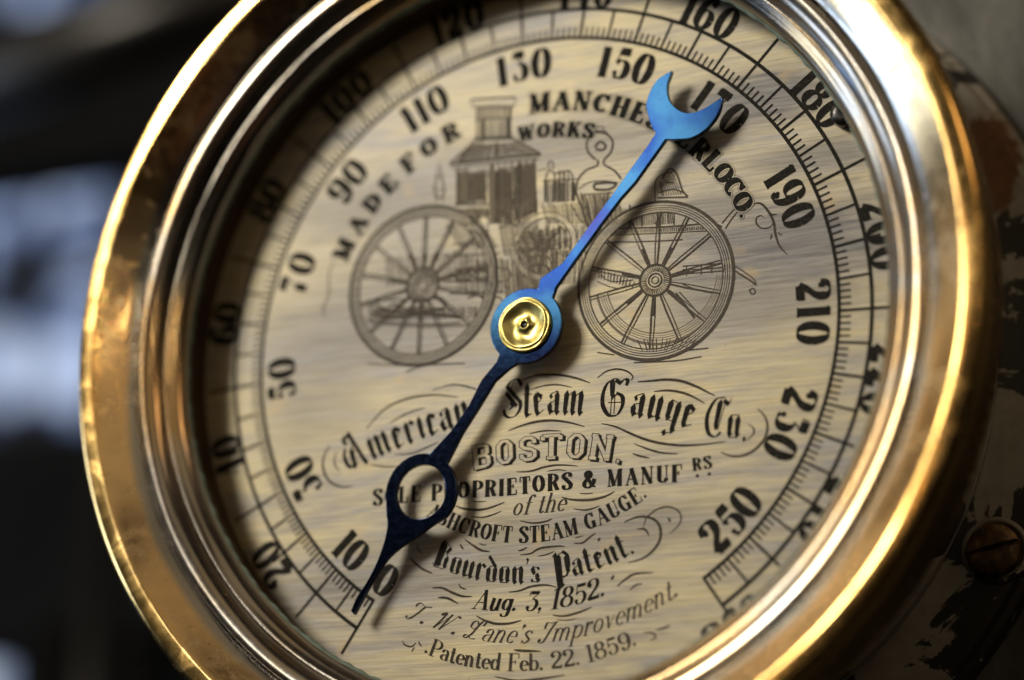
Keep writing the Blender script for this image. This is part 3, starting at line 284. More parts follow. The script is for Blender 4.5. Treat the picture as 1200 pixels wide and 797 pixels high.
# ------------------------------------------------------------------ stroke lettering
# Every letter is a few pen strokes; the pen is thick across one direction and thin across the other.
# V x y0 y1 stem | H x0 x1 y hairline serif | T thin line | F fat line | C pen curve | A pen arc | D dot | M blackletter stem | K diamond
GLY = {
'A': (.80, 'T .10 0 .38 1;F .36 1 .66 0;T .18 .34 .54 .34;H 0 .22 0;H .50 .82 0'),
'B': (.74, 'V .17 0 1;T .02 1 .40 1;T .02 0 .42 0;T .17 .51 .42 .51;A .40 .76 .19 .24 90 -90;A .41 .26 .24 .26 90 -90'),
'C': (.72, 'A .38 .5 .28 .5 50 310;D .57 .76 .08;T .64 .66 .64 1'),
'D': (.78, 'V .17 0 1;T .02 1 .36 1;T .02 0 .36 0;A .35 .5 .31 .5 90 -90'),
'E': (.70, 'V .17 0 1;T .02 1 .60 1;T .59 1 .59 .74;T .02 0 .62 0;T .61 0 .61 .28;T .17 .52 .42 .52;T .42 .40 .42 .64'),
'F': (.66, 'V .17 0 1;T .02 1 .60 1;T .59 1 .59 .72;H .02 .34 0;T .17 .52 .42 .52;T .42 .40 .42 .64'),
'G': (.78, 'A .38 .5 .28 .5 50 320;D .57 .77 .07;T .64 .68 .64 1;V .58 0 .42;H .44 .72 .42'),
'H': (.82, 'V .17 0 1;V .62 0 1;H .02 .32 0;H .02 .32 1;H .48 .77 0;H .48 .77 1;T .17 .5 .62 .5'),
'I': (.36, 'V .17 0 1;H .02 .32 0;H .02 .32 1'),
'K': (.78, 'V .17 0 1;H .02 .32 0;H .02 .32 1;T .22 .40 .60 1;F .34 .60 .66 0;H .50 .76 0;H .48 .72 1'),
'L': (.66, 'V .17 0 1;H .02 .34 1;T .02 0 .58 0;T .57 0 .57 .30'),
'M': (.96, 'T .13 0 .13 1;F .14 1 .43 0;T .43 0 .72 1;V .76 0 1;H .02 .25 0;H .02 .2 1;H .62 .92 0;H .72 .92 1'),
'N': (.80, 'T .13 0 .13 1;F .13 1 .62 0;T .64 0 .64 1;H .02 .25 0;H .02 .2 1;H .52 .76 1'),
'O': (.76, 'A .37 .5 .27 .5 0 360'),
'P': (.68, 'V .17 0 1;H .02 .34 0;T .02 1 .38 1;T .17 .46 .38 .46;A .36 .73 .24 .27 90 -90'),
'R': (.76, 'V .17 0 1;H .02 .34 0;T .02 1 .38 1;T .17 .50 .38 .50;A .36 .75 .22 .25 90 -90;F .42 .50 .62 .02;T .60 .02 .74 .04'),
'S': (.66, 'C .53 .78 .48 .94 .32 1 .14 .90 .11 .74 .22 .60;F .19 .68 .52 .34;C .46 .44 .55 .28 .50 .08 .32 0 .15 .06 .10 .24;T .56 .70 .56 1;T .08 0 .08 .3'),
'T': (.68, 'V .33 0 1;T .03 1 .63 1;T .03 .72 .03 1;T .63 .72 .63 1;H .16 .50 0'),
'U': (.76, 'V .17 .28 1;A .38 .28 .21 .28 180 360;T .60 .28 .60 1;H .02 .32 1;H .50 .72 1'),
'V': (.74, 'F .12 1 .38 0;T .38 0 .62 1;H 0 .26 1;H .5 .74 1'),
'W': (1.0, 'F .12 1 .32 0;T .32 0 .50 1;F .48 1 .68 0;T .68 0 .88 1;H 0 .26 1;H .76 1 1'),
'&': (.84, 'C .72 .52 .60 .20 .34 0 .12 .10 .10 .30 .24 .50 .44 .66 .46 .86 .34 1 .20 .88 .22 .68 .44 .34 .60 .10 .78 .04'),
'0': (.73, 'A .36 .5 .255 .5 0 360'), '1': (.42, 'V .22 0 1;H .05 .39 0;T .04 .90 .20 1'),
'2': (.68, 'C .10 .72 .14 .92 .32 1 .50 .92 .54 .74 .46 .54 .24 .30 .08 .06;D .16 .74 .10;F .10 .09 .58 .09;T .60 .02 .60 .24'),
'3': (.66, 'F .14 .92 .52 .92;T .08 .78 .10 1;T .54 .94 .28 .60;A .30 .31 .25 .31 100 -130;D .14 .18 .09'),
'4': (.66, 'V .44 0 1;T .42 1 .04 .30;T .04 .30 .62 .30;H .28 .60 0'),
'5': (.66, 'F .16 .91 .54 .91;T .14 .98 .12 .48;A .30 .32 .25 .32 140 -130;D .14 .18 .09'),
'6': (.70, 'C .53 .84 .44 1 .28 .94 .14 .72 .10 .40;A .35 .32 .24 .32 0 360;D .52 .83 .08'),
'7': (.64, 'F .08 .91 .56 .91;T .06 .76 .06 1;T .57 .95 .30 .44;F .30 .44 .26 .02'),
'8': (.70, 'A .35 .76 .19 .24 0 360;A .35 .27 .25 .27 0 360'),
'9': (.70, 'C .17 .16 .26 0 .42 .06 .56 .28 .60 .60;A .35 .68 .24 .32 0 360;D .18 .17 .08'),
'.': (.26, 'D .11 .09 .09'), ',': (.28, 'D .11 .09 .09;T .15 .06 .08 -.14'), "'": (.24, 'D .10 .86 .08;T .14 .84 .08 .66'), ' ': (.36, ''), '-': (.4, 'T .05 .4 .3 .4'),
'a': (.54, 'V .40 0 .50;C .10 .46 .18 .60 .32 .60 .40 .48;A .24 .17 .15 .17 80 280;T .24 .34 .40 .34;D .13 .47 .06;T .40 .02 .50 .03'),
'b': (.58, 'V .12 0 1;A .30 .31 .19 .31 0 360;T .02 1 .12 1'), 'c': (.48, 'A .27 .31 .18 .31 40 320;D .40 .48 .06'),
'd': (.60, 'A .26 .31 .18 .31 0 360;V .45 0 1;T .36 1 .45 1;T .45 .01 .56 .01'), 'e': (.50, 'A .27 .31 .18 .31 0 315;T .09 .33 .45 .33'),
'f': (.40, 'C .46 .90 .36 1 .24 .90 .21 .70;V .21 0 .76;T .06 .60 .40 .60;D .43 .91 .06;H .08 .36 0'),
'g': (.56, 'A .25 .33 .17 .28 0 360;V .43 .0 .62;C .43 .05 .40 -.20 .24 -.28 .10 -.20;D .12 -.19 .06'),
'h': (.62, 'V .14 0 1;C .14 .42 .24 .60 .38 .60 .45 .44;V .45 0 .46;H .02 .26 0;H .34 .58 0;T .04 1 .14 1'),
'i': (.32, 'V .15 0 .62;D .15 .84 .08;H .03 .27 0;T .04 .62 .15 .62'), 'l': (.30, 'V .14 0 1;H .02 .27 0;T .04 1 .14 1'),
'm': (.88, 'V .13 0 .62;V .42 0 .46;V .71 0 .46;C .13 .40 .22 .60 .34 .60 .42 .44;C .42 .40 .51 .60 .63 .60 .71 .44;T .02 .62 .13 .62;T .71 .01 .82 .02'),
'n': (.60, 'V .13 0 .62;V .43 0 .46;C .13 .40 .23 .60 .35 .60 .43 .44;T .02 .62 .13 .62;H .03 .23 0;T .43 .01 .55 .02'),
'o': (.54, 'A .26 .31 .18 .31 0 360'), 'p': (.58, 'V .14 -.36 .62;A .31 .31 .18 .31 0 360;H .03 .26 -.36;T .03 .62 .14 .62'),
'r': (.44, 'V .13 0 .62;C .13 .38 .22 .58 .36 .60;D .35 .54 .07;H .03 .25 0;T .02 .62 .13 .62'),
's': (.46, 'C .37 .50 .24 .62 .11 .50 .14 .40;F .13 .42 .34 .22;C .35 .24 .36 .12 .22 0 .08 .12;T .38 .62 .38 .46;T .07 0 .07 .16'),
't': (.38, 'V .17 .08 .86;T .03 .60 .34 .60;C .17 .10 .24 0 .36 .08'), 'u': (.62, 'V .14 .16 .62;C .14 .18 .22 0 .36 .04 .44 .20;V .44 0 .62;T .03 .62 .14 .62;T .44 .01 .55 .02'),
'v': (.50, 'F .12 .62 .25 .02;T .25 .02 .42 .60;T .02 .60 .12 .62'),
}
BLK = {
'A': (.80, 'C .26 .86 .14 .92 .10 .80 .18 .70;F .28 1 .62 .06;K .64 .06 .10;T .28 .98 .34 .52;M .28 .02 .56;T .24 .42 .56 .42;K .26 .06 .10;T .10 .02 .40 .12;C .10 .60 .02 .40 .06 .16 .16 .06'),
'B': (.72, 'M .20 .04 1;M .31 .08 .94;T .30 .98 .54 .86;F .54 .84 .44 .62;T .44 .60 .58 .48;M .54 .08 .52;T .14 .02 .52 .04;T .06 .12 .30 0;K .24 1 .07'),
'C': (.76, 'C .52 1 .26 .92 .12 .62 .12 .34 .26 .06 .48 0 .62 .14;M .42 .18 .92;T .50 .16 .56 .84;F .50 .92 .68 .84;T .68 .84 .72 1'),
'G': (.86, 'C .46 .96 .22 .84 .10 .56 .12 .26 .30 .02 .52 0;C .50 .58 .68 .48 .70 .26 .58 .04 .46 0;M .38 .44 .94;T .38 .44 .54 .56;T .26 .34 .66 .34;T .36 .02 .36 .5;T .46 .04 .46 .5;F .46 .92 .62 .82;C .60 .82 .72 .92 .82 .88 .78 .76'),
'P': (.68, 'M .20 -.34 .96;M .30 -.26 .90;T .06 .86 .22 1;T .30 .92 .50 .98;C .44 1 .60 .82 .62 .5 .54 .18 .38 .06;M .56 .20 .84;T .22 .10 .56 .12;T .12 -.36 .40 -.2'),
'S': (.72, 'C .60 .84 .44 1 .22 .94 .10 .76;F .12 .80 .58 .44;F .10 .64 .52 .30;C .60 .46 .64 .26 .52 .06 .30 0 .10 .10;K .12 .14 .09;T .34 1 .22 .7;C .28 .20 .38 .30 .30 .40'),
'a': (.50, 'K .15 .48 .08;T .14 .54 .34 .62;M .36 0 .60;M .14 .02 .32;T .14 .32 .36 .38;T .14 .03 .34 .12'),
'c': (.40, 'M .14 .02 .60;F .16 .58 .34 .50;T .16 .02 .38 .14'), 'd': (.50, 'M .13 .02 .52;T .12 .04 .38 .04;F .06 .92 .36 .56;M .37 .04 .56;T .13 .54 .34 .62'),
'e': (.42, 'M .14 .02 .60;F .17 .60 .34 .48;T .34 .46 .14 .30;T .16 .02 .38 .14'), 'g': (.50, 'M .13 .08 .60;M .37 -.20 .60;T .13 .60 .37 .56;T .13 .10 .37 .08;T .37 -.20 .10 -.26;K .18 -.24 .09'),
'i': (.27, 'M .13 .02 .62'), 'm': (.76, 'M .13 0 .62;M .37 0 .62;M .61 0 .62;T .15 .48 .35 .62;T .39 .48 .60 .62;T .61 0 .72 .10'),
'n': (.52, 'M .13 0 .62;M .37 0 .62;T .15 .48 .35 .62;T .37 0 .48 .10'), 'o': (.50, 'M .13 .04 .58;M .36 .04 .58;T .12 .58 .36 .60;T .13 .03 .37 .04'),
'r': (.40, 'M .13 0 .62;F .24 .60 .36 .50;T .14 .48 .28 .62'), 's': (.44, 'M .15 .32 .60;M .31 .04 .36;T .14 .60 .38 .54;T .15 .36 .31 .30;T .08 .08 .32 .04;K .34 .52 .07;K .11 .11 .07'),
't': (.36, 'M .15 0 .88;T .02 .60 .32 .60;T .15 0 .34 .10'), 'u': (.52, 'M .13 .02 .62;M .37 0 .62;T .14 .02 .36 .14;T .37 0 .48 .10'),
"'": (.16, 'K .08 .86 .07;T .10 .84 .05 .70'), '.': (.26, 'K .10 .06 .08'), ' ': (.42, ''),
}
SCR = {
'T': (.74, 'C .08 .74 .04 .88 .18 1 .42 .90 .72 1;C .46 .92 .36 .40 .22 .04 .04 .02;D .05 .10 .06;T .20 .14 .36 .10'),
'W': (1.0, 'D .08 .84 .08;C .08 .84 .20 .98 .22 .70 .14 .04;T .14 .04 .50 .98;F .48 .98 .42 .04;T .42 .04 .76 .94;C .76 .94 .86 1 .90 .90'),
'L': (.86, 'C .36 .78 .26 .92 .10 .86 .10 .62 .28 .52 .40 .60;C .62 .74 .66 .96 .52 .98 .42 .76 .34 .30 .20 .04 .06 .04 .06 .16 .20 .16 .40 .02 .62 .04'),
'I': (.62, 'C .10 .70 .12 .96 .34 .94 .60 1;C .52 .96 .40 .60 .28 .06 .10 0 .02 .14;D .06 .12 .08;D .12 .72 .05'),
}
class Mb:
    def __init__(s): s.v = []; s.f = []
    def poly(s, P, z):
        b = len(s.v); s.v += [(x, y, z) for x, y in P]; s.f.append(tuple(range(b, b + len(P))))
    def ribbon(s, P, w, z, ext=0.0):
        # w: one width or one per point
        n = len(P); b = len(s.v)
        for i, (x, y) in enumerate(P):
            x0, y0 = P[max(i - 1, 0)]; x1, y1 = P[min(i + 1, n - 1)]
            dx, dy = x1 - x0, y1 - y0; l = math.hypot(dx, dy) or 1; dx /= l; dy /= l
            h = (w[i] if isinstance(w, (list, tuple)) else w) / 2
            if i == 0: x -= dx * ext; y -= dy * ext
            if i == n - 1: x += dx * ext; y += dy * ext
            s.v += [(x - dy * h, y + dx * h, z), (x + dy * h, y - dx * h, z)]
        for i in range(n - 1): s.f.append((b + 2 * i, b + 2 * i + 1, b + 2 * i + 3, b + 2 * i + 2))
    def build(s, name, mat, parent): return link(name, mesh(name, s.v, s.f), mat, parent)

def stroke_shapes(code, fat, thin, grow, nib=0.0):
    """polygons of one glyph in letter space"""
    out = []
    def rib(P, w):
        m = Mb(); m.ribbon(P, w, 0, grow / 2); out.extend([[m.v[i][:2] for i in f] for f in m.f])
    for c in code.split(';'):
        t = c.split()
        if not t: continue
        k = t[0]; a = [float(q) for q in t[1:]]
        if k == 'V': rib([(a[0], a[1]), (a[0], a[2])], fat + grow)
        elif k == 'H': rib([(a[0], a[2]), (a[1], a[2])], thin + grow)
        elif k == 'T': rib([(a[i], a[i + 1]) for i in range(0, len(a), 2)], thin + grow)
        elif k == 'F': rib([(a[i], a[i + 1]) for i in range(0, len(a), 2)], fat * .92 + grow)
        elif k in 'CA':
            if k == 'C': P = catmull([(a[i], a[i + 1]) for i in range(0, len(a), 2)], 5)
            else:
                n = max(8, int(abs(a[5] - a[4]) / 14)); P = []
                rx = a[2]; ry = a[3] - thin / 2
                for i in range(n + 1):
                    g = math.radians(a[4] + (a[5] - a[4]) * i / n); P.append((a[0] + rx * math.cos(g), a[1] + ry * math.sin(g)))
            ws = []
            for i in range(len(P)):
                x0, y0 = P[max(i - 1, 0)]; x1, y1 = P[min(i + 1, len(P) - 1)]
                d = math.atan2(y1 - y0, x1 - x0) - nib
                ws.append(thin + (fat - thin) * abs(math.sin(d)) ** 1.5 + grow)
            rib(P, ws)
        elif k == 'D': out.append([(a[0] + (a[2] + grow / 2) * math.cos(j * PI / 5), a[1] + (a[2] + grow / 2) * math.sin(j * PI / 5)) for j in range(10)])
        elif k == 'K':
            r = a[2] + grow / 2; out.append([(a[0] - r * .8, a[1] + r * .3), (a[0] + r * .1, a[1] + r), (a[0] + r * .8, a[1] - r * .3), (a[0] - r * .1, a[1] - r)])
        elif k == 'M':
            h = (fat + grow) / 2; x, y0, y1 = a; g = grow / 2
            out.append([(x - h - .03 - g, y1 - .09), (x + h * .1, y1 + .03 + g), (x + h + .01, y1 - .10), (x + h, y0 + .12), (x + h + .05 + g, y0 + .09), (x + h * .1, y0 - .03 - g), (x - h, y0 + .09)])
    return out

def circle(cx, cy, r, n=48, a0=0, a1=360): return [(cx + r * math.sin(math.radians(a0 + (a1 - a0) * i / n)), cy + r * math.cos(math.radians(a0 + (a1 - a0) * i / n))) for i in range(n + (0 if a1 - a0 == 360 else 1))]
def arc_path(r, a0, a1, n=60):
    return [(r * math.sin(math.radians(a0 + (a1 - a0) * i / n)), r * math.cos(math.radians(a0 + (a1 - a0) * i / n))) for i in range(n + 1)]
def text_polys(s, h, path, table=GLY, alt=None, fat=.2, thin=.045, grow=0., nib=0., shear=0., dx=0., dy=0., squeeze=None, centred=False, spread=None, words=False):
    """lay a word along a baseline path; returns polygons in dial space"""
    P = path; L = [0]
    for i in range(1, len(P)): L.append(L[-1] + math.hypot(P[i][0] - P[i - 1][0], P[i][1] - P[i - 1][1]))
    get = lambda ch: (alt or {}).get(ch) or table.get(ch) or GLY[ch]
    tot = sum(get(ch)[0] for ch in s) * h
    sx = squeeze if squeeze else L[-1] / tot
    gap = 0.0
    if spread: sx = spread; gap = (L[-1] - tot * sx) / (len(s) - 1 + 1e-9) if len(s) > 1 and not centred else 0.0
    if centred and spread: gap = .10 * h
    x = (L[-1] - tot * sx - gap * (len(s) - 1)) / 2 if centred else 0.0
    res = []; groups = [[]]
    for ch in s:
        if ch == ' ': groups.append([])
        adv, code = get(ch); wpx = adv * h * sx; mid = x + wpx / 2
        i = 1
        while i < len(L) - 1 and L[i] < mid: i += 1
        t = (mid - L[i - 1]) / ((L[i] - L[i - 1]) or 1)
        ox = P[i - 1][0] + (P[i][0] - P[i - 1][0]) * t; oy = P[i - 1][1] + (P[i][1] - P[i - 1][1]) * t
        j0, j1 = max(i - 2, 0), min(i + 1, len(P) - 1)
        tx, ty = P[j1][0] - P[j0][0], P[j1][1] - P[j0][1]; l = math.hypot(tx, ty); tx /= l; ty /= l
        for poly in stroke_shapes(code, fat, thin, grow, nib):
            q = []
            for gx, gy in poly:
                gx += dx; gy += dy
                lx = (gx - adv / 2) * sx * h + gy * shear * h; ly = gy * h
                q.append((ox + tx * lx - ty * ly, oy + ty * lx + tx * ly))
            res.append(q); groups[-1].append(q)
        x += wpx + gap
    return groups if words else res
ZI = 0.0008
def put_text(name, layers, parent, label=None):
    """layers: (polys, material) from the lowest to the topmost, each a hair above the one below"""
    v = []; f = []; mi = []; mats = []; z = ZI
    for polys, mat in layers:
        if mat not in mats: mats.append(mat)
        for P in polys:
            b = len(v); v += [(x, y, z) for x, y in P]; f.append(tuple(range(b, b + len(P)))); mi.append(mats.index(mat)); z += 2e-7
        z += 1.5e-4
    me = mesh(name, v, f)
    for m in mats: me.materials.append(m)
    me.polygons.foreach_set('material_index', mi)
    # keep every face towards +z
    for p in me.polygons:
        if p.normal.z < 0: p.flip()
    o = link(name, me, None, parent)
    if label: o['label'] = label
    return o

def put_words(groups, mat):
    for g in groups:
        if g: put_text('lettering', [(g, mat)], dial)

# ------------------------------------------------------------------ the gauge
gauge = bpy.data.objects.new('steam_pressure_gauge', None); C.objects.link(gauge); gauge.rotation_euler = (PI / 2, 0, 0)
tag(gauge, 'antique round brass-rimmed steam pressure gauge with engraved silvered dial and blued steel pointer', 'pressure gauge')

# dial plate
n = 192
me = mesh('dial', [(0, 0, 0)] + [(1.285 * math.sin(2 * PI * i / n), 1.285 * math.cos(2 * PI * i / n), 0) for i in range(n)] + [(1.285 * math.sin(2 * PI * i / n), 1.285 * math.cos(2 * PI * i / n), -.03) for i in range(n)],
     [(0, (i + 1) % n + 1, i + 1) for i in range(n)] + [(i + 1, (i + 1) % n + 1, (i + 1) % n + 1 + n, i + 1 + n) for i in range(n)])
dial = link('dial', me, M_dial, gauge)

# scale
def deg_at(v):
    k = v / 5; i = min(int(k), 51); t = k - i; return TICK_DEG[i] * (1 - t) + TICK_DEG[i + 1] * t
def pol(r, d): return (r * math.sin(math.radians(d)), r * math.cos(math.radians(d)))
RO = 1.1015
m = Mb()
for r, w in ((1.0, .0115), (RO, .0125)):
    m = Mb(); m.ribbon([pol(r, TICK_DEG[0] + (TICK_DEG[-1] - TICK_DEG[0]) * i / 260) for i in range(261)], w, ZI, .004)
    m.build('scale_ring', M_ink, dial)
m = Mb()
for v in range(0, 261):
    if v % 5: continue
    d = deg_at(v)
    if v == 0 : r1 = 1.198
    elif v % 10: r1 = RO
    elif (v // 10) % 2: r1 = 1.205 if v <= 210 else 1.132
    else: r1 = 1.150 if v not in (0, 260) else 1.132
    m = Mb(); m.ribbon([pol(.998, d), pol(r1, d)], .0095 if v % 10 == 0 else .0082, ZI + 2e-4)
    m.build('scale_mark', M_ink, dial)
m = Mb()
for v in range(0, 261):
    if v % 5: d = deg_at(v); m.ribbon([pol(1.0, d), pol(1.038 if 6 <= v else 1.034, d)], .0064, ZI + 2e-4)
tag(m.build('fine_scale_mark', M_ink, dial), kind='stuff')

NUM = dict(fat=.30, thin=.05)
for v in range(0, 261, 10):
    s = str(v); d = deg_at(v); odd = (v // 10) % 2
    inward = v in (0, 10, 250, 260)
    h = .103
    if v == 0: r, d = .924, -146.3
    else: r = .922 if odd else 1.160
    if v == 260: r = 1.178
    r0 = r + h / 2 if inward else r - h / 2
    span = 20
    path = arc_path(r0, d + span, d - span) if inward else arc_path(r0, d - span, d + span)
    P = text_polys(s, h, path, spread=.90, centred=True, **NUM)
    put_text('numeral', [(P, M_ink2 if v == 260 else M_ink)], dial)

# lettering round the picture: shaded letters with a fine outline
def outlined(s, h, path, name, squeeze=None, thick=M_ink, g=.16, **kw):
    a = text_polys(s, h, path, grow=g, squeeze=squeeze, **kw); b = text_polys(s, h, path, grow=g - .06, squeeze=squeeze, **kw); c = text_polys(s, h, path, squeeze=squeeze, **kw)
    return put_text(name, [(a, M_ink3), (b, M_dial), (c, thick)], dial)
LT = dict(fat=.31, thin=.13, spread=1.22)
ra = .758
outlined('MADE', .060, arc_path(ra, -65.0, -41.0), 'lettering', **LT)
outlined('FOR', .060, arc_path(ra, -37.6, -20.8), 'lettering', **LT)
outlined('MANCHESTER', .062, arc_path(ra - .008, -1.6, 49.0), 'lettering', **LT)
outlined('LOCO.', .062, arc_path(ra - .006, 49.3, 68.0), 'lettering', **LT)
outlined('WORKS', .048, arc_path(.658, -5.2, 17.8), 'lettering', **LT)

BK = dict(table=BLK, fat=.125, thin=.025, nib=math.radians(20))
B_american = [(-.6630, -.400), (-.6187, -.3878), (-.5723, -.3748), (-.5201, -.3553), (-.4771, -.3449), (-.4313, -.3307), (-.3856, -.3179), (-.3431, -.3091), (-.2857, -.2946), (-.2150, -.2800)]
B_steam = [(-.1181, -.2712), (-.0564, -.2784), (-.0087, -.2808), (.0396, -.2793), (.101, -.2843), (.1680, -.2938)]
B_gauge = [(.2180, -.3000), (.2998, -.3055), (.3337, -.3131), (.3842, -.3253), (.4316, -.3398), (.4896, -.3611), (.5216, -.3728)]
B_co = [(.5500, -.3880), (.6259, -.4074), (.6659, -.4150), (.7031, -.4301)]
for s, b in (('American', B_american), ('Steam', B_steam), ('Gauge', B_gauge), ('Co.', B_co)):
    put_text('lettering', [(text_polys(s, .125, catmull(b, 6), **BK), M_ink)], dial)

B_boston = catmull([(-.2146, -.4371), (-.1049, -.4257), (.0414, -.4223), (.1252, -.4269), (.2224, -.4405), (.2959, -.4577)], 6)
BO = dict(table={
 'B': (.70, 'V .16 0 1;T .16 .93 .44 .93;T .16 .52 .46 .52;T .16 .07 .46 .07;T .46 .93 .53 .84 .53 .60 .46 .52 .55 .42 .55 .16 .46 .07'),
 'O': (.72, 'T .16 .24 .16 .76 .28 .93 .42 .93 .54 .76 .54 .24 .42 .07 .28 .07 .16 .24'),
 'S': (.70, 'T .54 .70 .54 .82 .44 .93 .26 .93 .15 .82 .15 .62 .25 .53 .44 .47 .55 .38 .55 .18 .44 .07 .26 .07 .15 .18 .15 .30'),
 'T': (.72, 'V .35 .0 .93;T .08 .93 .62 .93;T .08 .93 .08 .76;T .62 .93 .62 .76;T .22 .05 .48 .05'),
 'N': (.78, 'V .16 0 1;V .60 0 1;T .16 .96 .60 .04;T .06 .05 .28 .05;T .06 .95 .24 .95;T .50 .95 .70 .95'),
 '.': (.30, 'T .12 .06 .20 .06')}, fat=.15, thin=.13)
put_text('lettering', [(text_polys('BOSTON.', .080, B_boston, grow=.045, dx=.075, dy=-.055, **BO), M_ink),
                       (text_polys('BOSTON.', .080, B_boston, grow=.055, **BO), M_ink4),
                       (text_polys('BOSTON.', .080, B_boston, grow=-.01, **BO), M_dial)], dial)
CP = dict(fat=.27, thin=.075, spread=1.04)
B_sole = catmull([(-.5650, -.5222), (-.4394, -.5205), (-.3423, -.5226), (-.2382, -.5224), (-.0911, -.526), (.0417, -.5233), (.1538, -.5243), (.2745, -.5262), (.4921, -.5304)], 6)
put_words(text_polys('SOLE PROPRIETORS & MANUF', .052, B_sole, **CP, words=True), M_ink)
put_text('lettering', [(text_polys('RS', .038, [(.5260, -.5005), (.5588, -.4985), (.5880, -.4955)], **CP) + [circle(x, -.5180 + (x - .53) * .07, .0055, 10) for x in (.540, .578)], M_ink)], dial)
put_words(text_polys('of the', .060, [(-.0760, -.5932), (.0101, -.5913), (.1060, -.5910)], fat=.12, thin=.035, shear=.32, words=True), M_ink4)
put_words(text_polys('ASHCROFT STEAM GAUGE.', .050, arc_path(.682, 213.2, 146.2), fat=.24, thin=.06, spread=.98, words=True), M_ink)
put_words(text_polys("Bourdon's Patent.", .088, arc_path(.812, 206.2, 155.0), table=BLK, fat=.125, thin=.03, nib=.35, words=True), M_ink)
B_aug = catmull([(-.2101, -.8765), (-.1256, -.8889), (-.0202, -.8969), (.0455, -.8969), (.1272, -.8893), (.1854, -.8786), (.2386, -.8639)], 6)
put_words(text_polys('Aug. 3, 1852.', .062, B_aug, fat=.17, thin=.04, shear=.28, words=True), M_ink)
B_lane = catmull([(-.4442, -.892), (-.3648, -.9243), (-.2645, -.9593), (-.1708, -.9803), (-.0831, -.9919), (.0373, -.9967), (.1451, -.9881), (.2561, -.9643), (.362, -.9316), (.4749, -.8793)], 6)
put_words(text_polys("T. W. Lane's Improvement.", .062, B_lane, alt=SCR, fat=.10, thin=.03, shear=.45, nib=-.3, words=True), M_ink4)
B_pat = catmull([(-.3742, -1.0060), (-.2958, -1.0372), (-.2025, -1.0606), (-.0965, -1.0763), (.0035, -1.0811), (.0959, -1.0778), (.189, -1.0638), (.2998, -1.0351), (.3421, -1.018)], 6)
put_words(text_polys('.Patented Feb. 22. 1859.', .053, B_pat, fat=.16, thin=.045, words=True), M_ink4)

# flourishes: swelling pen lines
for P, w in FLOURISHES:
    Q = catmull(P, 6); k = len(Q) - 1
    m = Mb(); m.ribbon(Q, [w * (.28 + .72 * math.sin(PI * min(max(i / k, 0), 1)) ** .8) for i in range(k + 1)], ZI); m.build('flourish', M_ink4, dial)
# picture of a steam fire engine: fine engraved lines
m = Mb(); z = ZI
for P, w, st in ENGRAVING:
    Q = catmull(P, 3) if len(P) > 2 and not st else P
    m.ribbon(Q, w * 1.05, z); z += 2e-6
def hatch(HH, dens):
    global z
    for Q, nn, w in HH:
        a, b, c, d = Q
        nn = int(nn * dens)
        for i in range(nn):
            t = (i + .5) / nn + random.uniform(-.2, .2) / nn; e = random.uniform(0, .12)
            p = (a[0] + (b[0] - a[0]) * t, a[1] + (b[1] - a[1]) * t); q = (d[0] + (c[0] - d[0]) * t, d[1] + (c[1] - d[1]) * t)
            p = (p[0] + (q[0] - p[0]) * e, p[1] + (q[1] - p[1]) * e)
            m.ribbon([p, q], w * random.uniform(.9, 1.6), z); z += 2e-6
hatch(HATCHES[:18], 1.5)
m.build('fire_engine_engraving', M_ink2, dial)
m = Mb(); hatch(HATCHES[18:], 1.25); tag(m.build('fire_engine_shading', M_ink3, dial), kind='stuff')
def wheel(cx, cy, r, hub, nsp, rot, wk=1.0, mat=M_ink2, part=(0, 360), squash=1.0):
    fill = Mb(); k = 72; fill.ribbon([(cx + (r - .018) * math.sin(math.radians(part[0] + (part[1] - part[0]) * i / k)) * squash, cy + (r - .018) * math.cos(math.radians(part[0] + (part[1] - part[0]) * i / k))) for i in range(k + 1)], .036 if wk > .7 else .022, ZI + .0006 if mat is M_ink2 or wk < .7 else ZI + .0004); fill.build('wheel_rim', M_dial, dial)
    m = Mb(); z = ZI + (.0008 if mat is M_ink2 or wk < .7 else .0005)
    def ring(rr, w, zz):
        k = 72; m.ribbon([(cx + rr * math.sin(math.radians(part[0] + (part[1] - part[0]) * i / k)) * squash, cy + rr * math.cos(math.radians(part[0] + (part[1] - part[0]) * i / k))) for i in range(k + 1)], w * wk, zz)
    for j, (rr, w) in enumerate((((r, .0105), (r - .0115, .0035), (r - .019, .0035), (r - .026, .0028), (r - .034, .0045)) if wk > .7 else ((r - .008, .004), (r - .028, .006)))): ring(rr, w, z + j * 1e-5)
    if nsp:
        for rr, w in ((hub, .0045), (hub * .93, .002), (hub * .42, .005), (hub * .22, .003)): ring(rr, w, z + 5e-5)
        for i in range(nsp):
            a = math.radians(rot + 360 * i / nsp) ; s, c = math.sin(a), math.cos(a)
            for off in (-.0062, .0062):
                k = .0055 if off > 0 else .0030
                r0, r1 = hub * 1.02, r - .036
                m.ribbon([(cx + (s * r0 + c * off * .6) * squash, cy + c * r0 - s * off * .6), (cx + (s * r1 * .5 + c * off * 1.0) * squash, cy + c * r1 * .5 - s * off * 1.0), (cx + (s * r1 + c * off * .8) * squash, cy + c * r1 - s * off * .8)], k * wk, z + (8 + i) * 1e-6)
            if i % 2: m.ribbon([(cx + s * hub * 1.1 * squash, cy + c * hub * 1.1), (cx + s * (r * .45) * squash, cy + c * r * .45)], .0055 * wk, z + .00002)
            for k in (-9, 0, 9):
                b = a + math.radians(k); m.ribbon([(cx + math.sin(b) * hub * .55 * squash, cy + math.cos(b) * hub * .55), (cx + math.sin(b) * hub * .9 * squash, cy + math.cos(b) * hub * .9)], .002 * wk, z + .00003)
    m.build('wheel_engraving', mat, dial)
wheel(.411, .121, .258, .052, 14, 4, 1.0)
